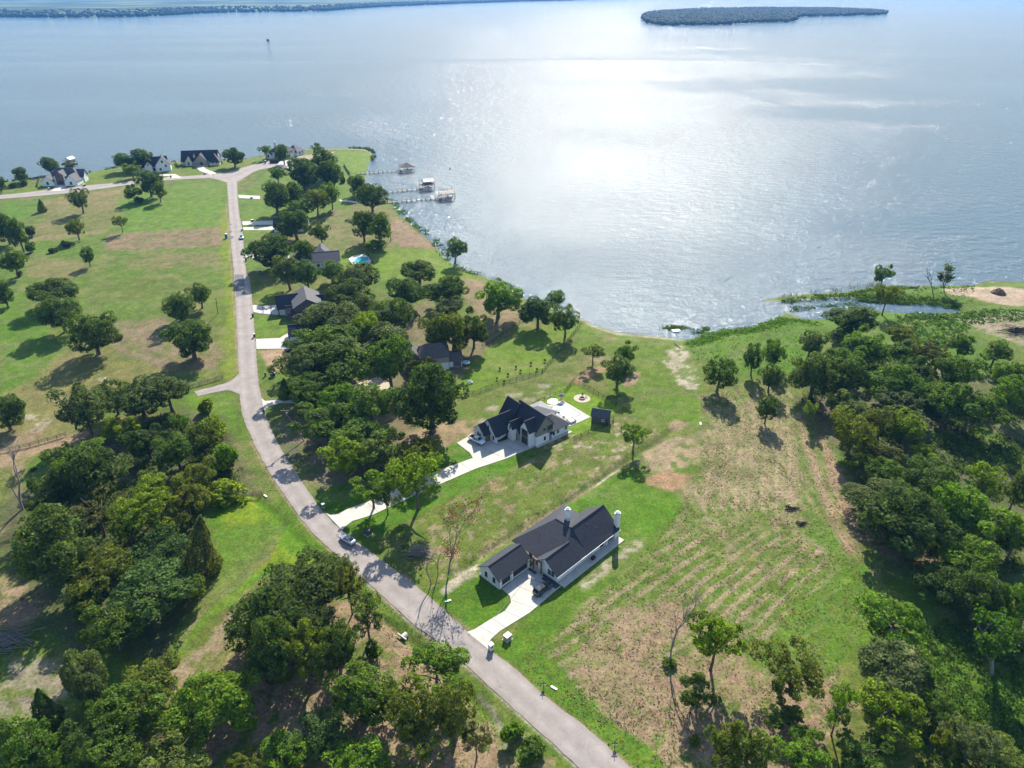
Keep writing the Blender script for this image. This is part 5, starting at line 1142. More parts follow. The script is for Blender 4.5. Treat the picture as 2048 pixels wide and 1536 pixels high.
# piles of brush and earth
def brush(px, label, n=60, L=3.0, w_=2.5, hh=.9, m='dead_wood', seed=1, name='brush_pile'):
    r = random.Random(seed); p = G(*px); e = empty(name, (p.x, p.y, 0), 0, label, 'brush pile', 'piles of brush'); q = MB()
    for k in range(n):
        c = Vector((r.gauss(0, w_*.5), r.gauss(0, w_*.3), r.uniform(.05, hh))); a = r.uniform(-.6, .6); d = Vector((math.cos(a), math.sin(a), r.gauss(0, .15)))*L*r.uniform(.3, .6)
        q.tube([c-d, c+Vector((0, 0, r.uniform(-.1, .15))), c+d], [.09*r.uniform(.4, 1), .08, .03], 5)
    tag(q.build('sticks', M[m], e), kind='stuff'); return e
brush((18,1282), 'heap of grey cut branches in the shade at the left edge', 90, 4.5, 4, 1.2, seed=2)
brush((838,1106), 'grey brush heap with a dark shadow on the middle lot', 80, 2.6, 3.2, 1.6, seed=3)
brush((2036,664), 'black burnt heap of logs at the right edge', 110, 4, 6, 1.6, 'char', 4)
brush((1583,1017), 'small dark heap of branches in the hay field', 30, 1.6, 1.4, .5, 'char', 5); brush((1602,1048), 'second small dark heap in the hay field', 25, 1.4, 1.2, .4, 'char', 6)
brush((200,900), 'fallen grey limbs in the roadside wood', 40, 5, 4, .8, seed=8); brush((69,940), 'small dark heap on the grass by the lane', 30, 1.3, 1.2, .6, 'char', 9)
p = G(1996, 586); r = np.random.RandomState(3); n = 24; e = empty('earth_mound', (p.x, p.y, -.1), 0, 'dark conical earth mound on the bare pink shore', 'mound')
q = MB(); V = []; rg = 9
for i in range(rg):
    f = i/(rg-1)
    for k in range(n): a = 2*math.pi*k/n; rr = 3.0*(1-f)**.8*(1+.45*(r.rand()-.5)) + .05; V.append((rr*math.cos(a), rr*math.sin(a), 2.3*f**.8 + .45*(r.rand()-.5)*(f > 0)))
q.add(V, [(i*n+k, i*n+(k+1) % n, (i+1)*n+(k+1) % n, (i+1)*n+k) for i in range(rg-1) for k in range(n)]); q.build('earth', M['soil'], e)
# litter that shows as white marks
for k, (px, lab) in enumerate((((1108,1376), 'white bag lying on the verge beside the lot sign'), ((896,1202), 'white plank lying on the lawn near the road'), ((1401,847), 'white board lying at the top of the hay field'), ((531,992), 'white sign board at the end of the rail fence'))):
    p = G(*px); e = MB().box(-.7, .7, -.2, .2, 0, .12).build('board', M['paint_white'], None, False, (p.x, p.y, 0), -.6 + k); tag(e, lab, 'board')
# ================================================================ TREES
def leaf_mat():
    m, t, b = nodes('foliage'); oi = t.nodes.new('ShaderNodeObjectInfo'); ge = t.nodes.new('ShaderNodeNewGeometry')
    mr = t.nodes.new('ShaderNodeMapRange'); mr.inputs[3].default_value = .55; mr.inputs[4].default_value = 1.45
    t.links.new(ge.outputs['Random Per Island'], mr.inputs[0])
    wn = t.nodes.new('ShaderNodeTexWhiteNoise'); wn.noise_dimensions = '1D'; t.links.new(ge.outputs['Random Per Island'], wn.inputs['W'])
    mh = t.nodes.new('ShaderNodeMapRange'); mh.inputs[3].default_value = .484; mh.inputs[4].default_value = .522
    t.links.new(wn.outputs[0], mh.inputs[0])
    tc = t.nodes.new('ShaderNodeTexCoord'); cn = t.nodes.new('ShaderNodeTexNoise'); cn.inputs['Scale'].default_value = 3.5; cn.inputs['Detail'].default_value = 2
    t.links.new(tc.outputs['Object'], cn.inputs['Vector'])                   # whole boughs differ a little in colour
    m2 = t.nodes.new('ShaderNodeMapRange'); m2.inputs[1].default_value = .3; m2.inputs[2].default_value = .7; m2.inputs[3].default_value = .62; m2.inputs[4].default_value = 1.38
    t.links.new(cn.outputs[0], m2.inputs[0])
    mu = t.nodes.new('ShaderNodeMath'); mu.operation = 'MULTIPLY'; t.links.new(mr.outputs[0], mu.inputs[0]); t.links.new(m2.outputs[0], mu.inputs[1])
    hs = t.nodes.new('ShaderNodeHueSaturation'); t.links.new(oi.outputs['Color'], hs.inputs['Color'])
    t.links.new(mu.outputs[0], hs.inputs['Value']); t.links.new(mh.outputs[0], hs.inputs['Hue'])
    t.links.new(hs.outputs[0], b.inputs['Base Color']); b.inputs['Roughness'].default_value = .75; b.inputs['Specular IOR Level'].default_value = .08
    tr = t.nodes.new('ShaderNodeBsdfTranslucent'); br = t.nodes.new('ShaderNodeMix'); br.data_type = 'RGBA'; br.blend_type = 'MULTIPLY'; br.inputs[0].default_value = 1
    t.links.new(hs.outputs[0], br.inputs[6]); br.inputs[7].default_value = (1.25, 1.35, .55, 1); t.links.new(br.outputs[2], tr.inputs[0])
    mx = t.nodes.new('ShaderNodeMixShader'); mx.inputs[0].default_value = .47
    t.links.new(b.outputs[0], mx.inputs[1]); t.links.new(tr.outputs[0], mx.inputs[2])
    t.links.new(mx.outputs[0], [n for n in t.nodes if n.type == 'OUTPUT_MATERIAL'][0].inputs[0]); return m
LEAF = leaf_mat()

def leaf_quads(P, N, size, r, aspect=1.5):
    """one small leaf-clump face per point"""
    n = len(P); t = r.randn(n, 3); t -= (t * N).sum(1, keepdims=True) * N; t /= np.linalg.norm(t, axis=1, keepdims=True) + 1e-9
    u = np.cross(N, t); s = size * (.55 + .9 * r.rand(n, 1)); a = t * s * aspect * .5; c = u * s * .5
    k = (r.rand(n, 1) - .5) * .6
    V = np.stack([P - a, P - c + a * k, P + a, P + c + a * k], 1).reshape(-1, 3)
    return V, np.arange(4 * n).reshape(n, 4)
def crown_mesh(name, seed, lobes, nleaf, leaf, kind='round', lr=(.28, .48), gap=0.0):
    r = np.random.RandomState(seed)
    if kind == 'cone':
        z = r.rand(nleaf) ** 1.35; th = r.rand(nleaf) * 2 * np.pi
        fr = (1 - z) ** .8 * (.92 + .16 * np.sin(5 * th + 9 * z)) * (.70 + .30 * r.rand(nleaf) ** .5)
        ci = (np.floor(th / .7) * 17 + np.floor(z * 9 + th) * 31).astype(int) % 97; fr *= .74 + .40 * r.rand(97)[ci]
        fr = np.minimum(fr, .25 + 2.2 * z + .2)
        P = np.c_[fr * np.cos(th), fr * np.sin(th), z * 2 - 1]; N = np.c_[np.cos(th), np.sin(th), .55 + 0 * z] + .7 * r.randn(nleaf, 3)
    else:
        d = r.randn(lobes, 3); d /= np.linalg.norm(d, axis=1, keepdims=True); d[:, 2] = d[:, 2] * .8 + .08
        rad = r.uniform(*lr, lobes); C = d * (1.04 - rad)[:, None] * r.uniform(.52, 1.10, (lobes, 1)) ** .8
        if kind == 'airy': C[:, 2] *= .95; C[:, :2] *= 1.05
        C = np.vstack([C, [[0, 0, .0]]]); rad = np.r_[rad, .42 if kind != 'airy' else .25]
        w = rad ** 2; w /= w.sum(); li = r.choice(len(C), nleaf, p=w)
        g = r.randn(nleaf, 3); g /= np.linalg.norm(g, axis=1, keepdims=True)
        # twiggy clumps on the surface of every bough
        sub = r.randn(len(C), 26, 3); sub /= np.linalg.norm(sub, axis=2, keepdims=True)
        si = r.randint(0, 26, nleaf); cl = sub[li, si]; wgt = r.uniform(.35, .95, (nleaf, 1))
        g2 = cl + g * wgt * .62; g2 /= np.linalg.norm(g2, axis=1, keepdims=True)
        rr = rad[li] * (.62 + .46 * r.rand(nleaf) ** .6)
        P = C[li] + g2 * rr[:, None]
        D = np.linalg.norm(P[:, None] - C[None], axis=2) / rad[None]; D[np.arange(nleaf), li] = 9
        keep = (D.min(1) > .72) | (r.rand(nleaf) < .22)
        if gap: keep &= ~((np.sin(P[:, 0]*7.1+seed)*np.sin(P[:, 1]*6.3+2*seed)*np.sin(P[:, 2]*8.2) > gap))
        P = P[keep]; g2 = g2[keep]; N = g2 + .75 * r.randn(len(P), 3) + np.array([0, 0, .35])
    N /= np.linalg.norm(N, axis=1, keepdims=True) + 1e-9
    V, F = leaf_quads(P, N, leaf, r)
    me = bpy.data.meshes.new(name); n = len(F)
    me.vertices.add(len(V)); me.vertices.foreach_set('co', V.astype(np.float32).ravel())
    me.loops.add(4 * n); me.loops.foreach_set('vertex_index', F.astype(np.int32).ravel())
    me.polygons.add(n); me.polygons.foreach_set('loop_start', np.arange(0, 4 * n, 4, dtype=np.int32))
    me.materials.append(LEAF); me.update(calc_edges=True); return me
def trunk_mesh(name, seed, r0=.075, limbs=7, spread=.55, fork=.45):
    """unit height; limbs reach out into the crown"""
    r = random.Random(seed); q = MB(); lean = (r.uniform(-.07, .07), r.uniform(-.07, .07))
    def at(t): return Vector((lean[0]*t + .025*math.sin(5*t+seed), lean[1]*t + .025*math.cos(4*t+seed), t))
    q.tube([at(t) for t in (-.04, .03, .2, .4, .6, .8, .95)], [r0*1.7, r0*1.15, r0, r0*.85, r0*.65, r0*.4, r0*.15], 7)
    for k in range(limbs):
        t0 = r.uniform(fork, .8); a = 2*math.pi*k/limbs + r.uniform(-.4, .4); L = spread*r.uniform(.7, 1.15); up = r.uniform(.12, .38)
        p0 = at(t0); dv = Vector((math.cos(a), math.sin(a), 0))
        p1 = p0 + dv*L*.4 + Vector((0, 0, up*.5)); p2 = p0 + dv*L + Vector((0, 0, up))
        q.tube([p0, p1, p2], [r0*.5, r0*.33, r0*.1], 5)
    me = bpy.data.meshes.new(name); me.from_pydata(q.v, [], q.f); me.materials.append(M['bark'])
    me.polygons.foreach_set('use_smooth', [True]*len(q.f)); me.update(); return me
CROWN = {
 'o': [crown_mesh('oak_crown', 11+i, 24+3*i, 15000, .046, lr=(.20,.36)) for i in range(5)],
 'm': [crown_mesh('broad_crown', 31+i, 19+3*i, 13000, .047, lr=(.17,.35), gap=.30) for i in range(4)],
 'a': [crown_mesh('airy_crown', 51+i, 15, 7000, .050, 'airy', (.20,.34), gap=.30) for i in range(3)],
 'c': [crown_mesh('cedar_crown', 71+i, 1, 8000, .05, 'cone') for i in range(2)],
 's': [crown_mesh('shrub_crown', 81+i, 7+i, 2600, .12, lr=(.36,.55)) for i in range(3)],
}
TRUNK = {'o': [trunk_mesh('oak_trunk', i, .085, 8) for i in range(3)], 'm': [trunk_mesh('broad_trunk', 5+i, .070, 7) for i in range(2)],
 'a': [trunk_mesh('airy_trunk', 9+i, .055, 10, .7, .35) for i in range(2)], 'c': [trunk_mesh('cedar_trunk', 13, .06, 3, .2)],
 's': [trunk_mesh('shrub_stem', 15, .06, 5, .5, .1)]}
TINT = {'d': (.073,.110,.022), 'm': (.086,.138,.018), 'g': (.092,.120,.038), 'b': (.112,.188,.014), 'y': (.150,.205,.012),
        'v': (.112,.134,.016), 'l': (.118,.160,.030), 'k': (.060,.093,.020), 'n': (.098,.103,.027), 'u': (.073,.120,.028)}
NAME = {'o': 'oak_tree', 'm': 'broadleaf_tree', 'a': 'elm_tree', 'c': 'cedar_tree', 's': 'shrub'}
TR = random.Random(77); TREES = []
def tree(kind, cx, cy, w, h, tint, label, group, clear=None):
    """crown centre, width and height as the photograph shows them -> a tree standing on the ground"""
    X = G(cx, cy); k = mpp(X.y); a = w * .5 * k; dep = math.atan2(CAMH, math.hypot(X.x, X.y))
    for _ in range(3):
        bb = max((h * .5 * k) ** 2 - (a * math.sin(dep)) ** 2, (.30 * a) ** 2); b_ = math.sqrt(bb) / math.cos(dep)
        b_ = min(b_, 1.9 * a); b_ = max(b_, .5 * a)
        cl = clear if clear is not None else {'o': .14*a+.2, 'm': .30*a+.3, 'a': .6*a+.5, 'c': .2, 's': -.18*b_}[kind]
        cz = b_ + cl; X = G(cx, cy, cz); k = mpp(X.y, cz); a = w * .5 * k
        dep = math.atan2(CAMH - cz, math.hypot(X.x, X.y))
    e = empty(NAME[kind], (X.x, X.y, -.05), TR.uniform(0, 6.28), label, 'tree' if kind != 's' else 'shrub', group)
    c = bpy.data.objects.new('crown', TR.choice(CROWN[kind])); COL.objects.link(c); c.parent = e
    c.location = (0, 0, cz); q1 = TR.uniform(.90, 1.12); c.scale = (a*1.14*q1, a*1.14/q1, b_*1.12); c.rotation_euler = (TR.uniform(-.16, .16), TR.uniform(-.16, .16), TR.uniform(0, 6.28))
    j = TR.uniform(.88, 1.12); tc_ = TINT[tint]; c.color = (tc_[0]*j*TR.uniform(.94,1.06), tc_[1]*j, tc_[2]*j, 1)
    t_ = bpy.data.objects.new('trunk' if kind != 's' else 'stem', TR.choice(TRUNK[kind])); COL.objects.link(t_); t_.parent = e
    t_.scale = (a, a, cz + .45*b_); TREES.append((X.x, X.y, a, cz + b_)); return e
T = """
@trees on the left meadow
o 41 349 31 29 d|round dark tree on the lake edge left of the white gabled house
s 46 366 16 13 k|dark bush under the round tree left of the white gabled house
s 27 370 18 12 m|low bush left of the dark bush near the lake edge
o -4 366 22 34 d|dark tree cut by the left picture edge at the lake
o 97 329 38 28 d|dark tree behind the left end of the white gabled house
m 141 329 28 18 g|small dark tree behind the right end of the white gabled house
o 243 322 40 34 d|left tree of the big pair beside the black-roofed lake house
o 280 318 44 36 d|right tree of the big pair beside the black-roofed lake house
m 262 336 34 28 y|yellow-green tree in front of the big dark pair by the lake
o 297 364 48 50 d|tallest of the dark clump below the black-roofed lake house
m 264 383 36 34 m|left round tree of the clump beside the cross road
m 316 380 30 38 v|olive right-hand tree of the clump beside the cross road
s 278 400 18 15 k|dark bush at the foot of the clump beside the cross road
m 159 397 46 44 g|grey-green open tree standing below the white gabled house
c 82 411 21 23 d|small dark cedar in the dry grass at the far left
m 152 455 42 36 v|olive tree with a clear trunk left of the ploughed strip
a 240 443 28 26 v|small olive tree at the left end of the ploughed strip
m 174 510 27 36 d|slim dark tree below the ploughed strip
s 131 488 18 16 k|round dark bush left of the slim dark tree
s 107 500 17 11 k|low dark bush left of the round dark bush
o 8 455 50 60 k|dark tree on the left edge above the yellow meadow
o 36 468 36 66 d|tall dark tree just right of the edge tree
s 61 462 22 25 d|dark bush right of the tall edge trees
s 61 494 21 24 m|green bush below the tall edge trees
m 25 520 55 52 m|mid-green tree on the left edge below the tall dark pair
s 39 547 13 13 k|small bush at the foot of the mid-green edge tree
o 6 585 40 52 d|dark tree cut by the left edge beside the bright meadow
o 108 582 96 54 d|broad dark oak, highest of the three in a diagonal row
o 118 625 82 72 d|middle oak of the three in a diagonal row
o 185 663 92 86 d|lowest oak of the three in a diagonal row, with a long shadow
s 236 672 20 15 m|little bush right of the lowest diagonal oak
m 398 587 46 46 m|small tree behind the paired oaks near the road
o 358 611 66 60 d|upper left oak of the pair near the utility pole
o 381 677 96 78 d|lower oak of the pair near the utility pole
o 8 824 72 72 d|dark round oak on the left edge beside the pale lane
@trees of the wood left of the road
m 165 812 98 100 g|grey-green tree at the left end of the roadside wood
m 225 792 70 62 d|dark tree second along the back of the roadside wood
o 277 795 90 82 g|big tree in the middle of the back of the roadside wood
m 335 782 84 66 g|leaning grey-green tree above the end of the side lane
m 240 852 64 52 y|yellow-green tree inside the roadside wood below the back row
s 412 812 32 32 y|bright round shrub beside the side lane
s 427 852 50 50 y|bright lime shrub below the side lane
s 449 915 50 62 b|tall bright shrub close to the road bend
m 403 874 70 62 v|olive thicket tree behind the bright shrubs
a 360 846 32 52 m|thin upright tree in the roadside wood
m 350 897 80 70 m|mid-green tree behind the bright road shrubs
m 290 880 80 70 k|dark tree in the hollow of the roadside wood
m 160 915 100 62 b|light green tree along the dirt lane
m 118 912 58 60 l|pale tree at the left end of the lane trees
o 178 955 120 120 k|dark shaded tree in the left wood with a lit top
m 95 985 86 104 k|dark tree beside the bare leaning trunk
a 300 985 82 72 y|yellowish open tree in the middle of the left wood
a 250 1035 84 82 y|yellow-leaved tree left of the open yellowish one
a 314 1022 90 80 y|yellow-leaved tree above the blue-green oak
m 352 1042 58 52 v|olive tree behind the dark cedar
m 310 953 72 52 l|light green tree above the yellowish ones
m 370 992 90 88 v|olive tree left of the rail fence end
m 402 952 78 68 v|brownish tree above the rail fence
s 452 985 74 36 y|long lime shrub above the rail fence
o 112 1085 152 150 d|large dark tree at the left edge of the wood
a 192 1022 112 62 n|brown-green flat tree with a bare leaning trunk
c 402 1093 80 108 n|dark conical cedar beside the mown meadow
o 310 1104 128 84 u|blue-green oak left of the cedar
o 300 1182 164 112 u|big blue-green oak below the cedar
m 389 1177 42 46 y|yellow-green bush tree at the right of the big blue-green oak
m 187 1150 140 92 v|dark olive tree between the large dark tree and the blue-green oak
m 176 1194 84 72 d|small dark tree under the olive one
m 225 1252 112 98 m|mid-green tree below the dark olive one
o 172 1354 88 122 g|vine-grown tree with a pale top at the lower left
m 289 1374 132 66 v|flat yellow-olive tree left of the bright green oak
o 437 1415 168 142 b|bright green round oak at the bottom left
c 92 1432 92 108 d|dark pointed cedar at the bottom left
m 262 1427 132 112 m|green tree between the cedar and the bright oak
m 207 1422 84 92 m|narrow green tree right of the dark pointed cedar
m 60 1492 112 112 m|green tree in the bottom left corner group
m 112 1522 120 76 b|light green crown at the bottom edge, second from the left
m 160 1482 84 84 d|dark crown behind the light green bottom edge one
m 238 1492 122 102 m|green crown at the bottom edge left of the olive one
m 350 1512 132 76 l|olive crown at the bottom edge below the bright oak
m 492 1530 74 54 v|small olive crown at the bottom edge right of the bright oak
m 5 1477 54 72 u|blue-green crown cut by the left edge near the bottom
m 16 1522 72 60 m|green crown in the very bottom left corner
@oaks between the mown meadow and the road
o 612 1162 168 104 d|dark oak nearest the road beside the mown meadow
o 530 1238 152 132 d|large dark oak at the lower right of the mown meadow
o 600 1252 122 104 k|shaded oak between the two large dark ones
a 697 1172 58 112 n|thin grey half-dead tree beside the road
m 686 1131 42 36 l|light green crown touching the road edge
a 733 1228 82 84 l|airy light tree below the half-dead grey one
s 746 1301 30 42 m|bush at the foot of the airy light tree
m 672 1292 82 112 d|dark narrow tree left of the airy light one
m 612 1303 92 132 v|olive shaded tree under the dark oaks
o 548 1304 112 132 d|lowest of the dark oaks by the mown meadow
o 727 1391 138 128 m|round green tree on bare dirt at the bottom
a 872 1332 128 92 b|airy green tree beside the ditch
m 826 1415 112 112 v|yellow-olive tree left of the ditch
m 910 1424 102 112 v|yellow-olive tree nearest the ditch
a 838 1482 92 84 v|low olive tree under the yellow-olive pair
a 952 1480 62 62 n|small brownish tree at the lower end of the ditch
m 630 1466 112 92 u|blue-green tree at the bottom left of the dirt
m 562 1508 112 74 b|light green crown at the bottom edge below the blue-green one
m 714 1512 122 66 b|bright crown at the bottom edge under the round green tree
s 1018 1466 36 40 b|bright bush at the bottom of the ditch
s 1034 1458 28 30 b|small bush beside the road near the bottom
s 1062 1506 62 44 m|broad bush on the near verge at the bottom
@trees of the yards right of the road
o 466 312 42 36 d|twin-crowned dark tree by the lake beyond the junction
a 531 299 26 20 b|light airy tree left of the white house on the point
o 566 308 32 36 d|dark round tree in front of the white house on the point
m 634 298 28 28 g|small grey-green tree on the point near the sandy shore
o 606 345 78 56 d|big dark tree left in the clump behind the point house
o 644 328 60 50 d|big dark tree at the top of the clump behind the point house
o 660 347 50 50 d|dark tree at the right of the clump behind the point house
m 555 348 32 26 b|bright green tree at the left of the point clump
o 550 391 62 62 d|dark tree above the first pale drive
o 582 389 42 46 d|dark tree just right of the one above the first pale drive
m 632 400 46 46 v|olive tree between the dark clumps in the far yards
m 661 387 36 50 m|slim tree right of the olive one in the far yards
o 714 369 44 38 d|upper dark tree by the middle pier
o 743 392 58 54 d|lower dark tree by the long pier
o 725 450 48 60 d|left tree of the pair on the dry lawn by the lake
m 757 454 48 66 m|right tree of the pair on the dry lawn by the lake
s 752 489 44 16 b|weedy bush under the pair on the dry lawn
s 685 360 12 13 d|tiny round tree near the first pier
o 590 448 72 54 d|dark tree hiding the blue-roofed house
m 598 416 46 28 m|small crown behind the tree hiding the blue-roofed house
m 640 462 42 42 d|crooked dark tree right of the blue-roofed house
o 540 502 92 66 k|broad dark oak left of the grey-roofed pool house
m 574 540 66 62 g|grey-green tree below the broad dark oak
o 608 506 50 52 d|dark tree over the grey roof
m 612 546 52 58 d|dark tree under the pale wall of the pool house
o 664 541 54 40 m|left crown of the group below the swimming pool
o 714 553 90 40 d|right crown of the group below the swimming pool
o 698 588 92 60 d|lower crown of the group below the swimming pool
m 722 606 62 46 g|grey-green crown right of the charcoal house
o 838 543 72 48 d|dark tree on the bright lawn by the lake
o 808 582 78 62 d|dark tree below the lawn tree by the lake
m 910 497 50 44 m|leaning tree alone at the water's edge of the bay
o 896 582 80 60 d|dark tree below the water's edge tree
m 895 612 66 34 g|grey pale-tipped tree in front of the dark bay tree
o 997 596 84 72 b|tall green tree on bare soil by the bay
o 1076 625 68 60 d|left tree of the bay fence pair
m 1131 636 58 60 d|right tree of the bay fence pair
m 1110 597 40 34 m|crown behind the bay fence pair
m 872 660 72 72 v|olive tree behind the tan house, left one
o 906 668 82 82 v|big olive tree right of the tan house
m 946 651 66 74 d|dark tree right of the big olive tree
m 842 728 52 30 v|olive crown covering the tan house front
o 860 797 126 126 k|huge dark round tree left of the two-storey house
o 664 634 116 62 g|grey-green crown beside the charcoal house front
m 729 656 62 62 y|yellow-topped tree among the dark yard trees
m 653 678 120 62 m|broad crown above the white garage drive
o 692 720 140 92 m|very broad crown in the middle of the yard trees
m 602 724 100 82 g|grey-green crown at the road side of the yard trees
m 775 668 98 52 g|pale grey crown left of the tan house
m 778 716 86 92 m|tall green tree left of the tan house
o 782 630 82 66 d|dark tree above the tan house
c 569 777 32 36 m|small cedar on the roadside lawn
s 586 786 26 22 y|yellow bush beside the small roadside cedar
m 622 780 86 62 m|left crown of the row along the small drive
m 670 794 80 62 b|second crown of the row along the small drive
m 742 810 112 88 m|right crown of the row along the small drive
m 645 836 116 78 m|crown over the leaning utility pole
m 722 872 112 76 m|crown left of the two-storey house drive, middle one
m 690 908 92 72 y|yellow-green crown by the road shadow
m 762 892 92 72 l|light crown above the long pale drive
m 838 902 86 66 v|olive crown nearest the long pale drive bend
a 742 974 84 64 b|open tree over the long pale drive, left one
a 832 948 112 98 y|yellow-green open tree over the long pale drive
a 772 990 52 56 l|thin tree below the long pale drive
@trees of the shore meadow and the field
a 1187 701 50 24 v|flat-topped thin tree on the shore meadow
m 1254 702 46 42 m|rear crown of the meadow pair behind the pool yard
m 1237 738 68 58 d|front tree of the meadow pair behind the pool yard
a 1270 867 62 48 b|small airy tree by the ditch below the shed
m 1440 746 74 64 m|round single tree at the top of the hay field
m 1535 817 44 52 d|dark bushy tree beside the hay field
m 1543 752 50 54 d|dark tree behind the bushy one by the hay field
m 1508 714 42 60 d|slim tree in the wet thicket
m 1552 704 52 58 b|bright tree in the wet thicket
a 1621 822 26 52 l|thin sapling at the edge of the right wood
a 1434 1272 104 116 y|yellow-green open tree on the dry end of the field
s 1397 1353 26 22 m|bush at the foot of the yellow-green field tree
s 1338 1325 30 14 m|low weeds round the foot of the bare field tree
a 1399 1388 78 68 m|small thin-stemmed tree below the bare field tree
s 1389 1482 22 28 m|bush at the foot of the small thin-stemmed tree
m 1454 1490 92 104 v|olive tree at the bottom of the field
m 1512 1500 76 92 l|light tree at the bottom, right of the olive one
a 1573 1333 136 104 v|broad olive open tree at the field's lower right
m 1568 1427 78 58 m|low green tree under the broad olive one
a 1681 1414 66 112 b|slim bright tree at the bottom right of the field
m 1608 1496 104 88 b|bright crown at the bottom edge of the field
m 1781 1245 150 104 b|bright spreading tree between field and right wood
m 1776 1340 142 84 g|grey-green low tree under the bright spreading one
m 1776 1424 142 122 y|lime tree at the lower right
m 1736 1508 122 74 m|green crown at the bottom edge below the lime tree
m 1873 1418 74 62 m|small green crown right of the lime tree
m 1946 1478 104 92 g|hazy grey-green crown in the bottom right
m 1898 1478 56 70 v|olive crown between the lime and the hazy grey trees
m 2014 1506 84 64 l|pale crown in the bottom right corner
@trees of the wood on the right
o 1708 640 108 54 d|wide dark tree at the lake end of the right wood
m 1768 546 36 42 m|wind-bent tree alone on the spit
a 1776 588 50 52 v|feathery tree on the spit below the wind-bent one
m 1622 685 56 52 g|grey-green tree at the left lake end of the right wood
o 1630 750 88 88 d|first dark tree on the field side of the right wood
m 1686 712 82 62 m|tree behind the first dark field-side one
o 1698 752 82 82 d|second dark tree along the field side of the right wood
m 1736 686 82 62 b|bright tree under the wide dark lake-end tree
m 1676 672 42 32 l|small pale crown at the foot of the wide dark tree
m 1806 670 62 42 v|olive crown beside the green clearing
m 1811 706 82 58 m|mid crown below the green clearing
a 1868 710 78 60 n|brownish open crown right of the clearing
m 1921 688 50 52 g|grey crown near the bare sandy ground
m 1992 703 62 52 g|hazy grey tree left of the burnt pile
m 1923 746 92 76 g|grey-green crown in the upper right wood
m 2018 750 72 62 b|bright crown at the right edge of the upper wood
o 1786 768 112 82 m|large crown in the middle of the upper right wood
m 1840 742 76 62 d|dark crown right of the large middle one
m 1698 812 92 52 l|pale grey-green crown at the field side of the wood
m 1796 806 102 62 g|grey-green crown behind the yellow-olive edge trees
m 1948 812 112 92 g|big grey crown in the right of the wood
m 1866 776 62 48 y|yellow crown in the upper right wood
m 1898 802 92 72 g|grey crown right of the yellow one
m 2022 790 70 80 m|green crown at the right edge below the bright one
m 1708 860 94 88 v|olive round tree on the field edge of the wood
m 1764 846 80 70 v|yellow-olive crown second from the field edge
m 1816 850 76 66 y|yellow-lit crown third from the field edge
m 1781 908 72 42 n|brown-olive flat crown below the yellow-lit one
m 1722 924 62 48 v|low olive bush tree on the field edge
m 1846 905 52 36 y|brightest lime crown in the right wood
m 1772 950 92 62 m|green crown above the grey edge oak
o 1858 960 112 92 d|dark crown right of the green one
o 1761 996 124 84 g|grey-green edge oak beside the field track
o 1806 1038 170 134 d|largest dark oak on the field edge of the right wood
m 1916 1012 92 92 m|mid-green crown right of the largest dark oak
a 1976 962 76 68 y|yellow tree with a bare forked trunk in the right wood
m 1978 1038 132 102 m|broad green crown below the yellow forked tree
m 2038 976 52 82 d|dark crown cut by the right edge beside the yellow tree
m 1948 1126 126 92 m|green crown low in the right wood
m 1898 1088 62 52 v|olive crown under the mid-green one
m 2032 1076 64 84 g|grey crown cut by the right edge
o 1888 1166 104 82 d|dark crown at the lower field side of the right wood
o 1962 1192 92 102 d|dark crown behind the vine-covered dead tree
m 2032 1204 62 92 g|grey-green crown cut by the right edge, lower one
m 2014 1254 72 72 m|lowest crown of the right wood at the edge
"""
grp = None
for ln in T.strip().splitlines():
    if ln.startswith('@'): grp = ln[1:]; continue
    spec, lab = ln.split('|'); k_, x_, y_, w_, h_, t_ = spec.split()
    gw = 1.0
    if 'right wood' in grp or 'wood on the right' in grp: gw = 1.0; t_ = {'m': 'b', 'g': 'm'}.get(t_, t_) if float(x_) > 1870 else t_
    elif 'wood left' in grp: gw = 1.02
    elif 'yards' in grp and 610 < float(y_) < 960 and float(x_) < 900: gw = 1.07
    tree(k_, float(x_), float(y_), float(w_)*gw, float(h_)*gw, t_, lab, grp)

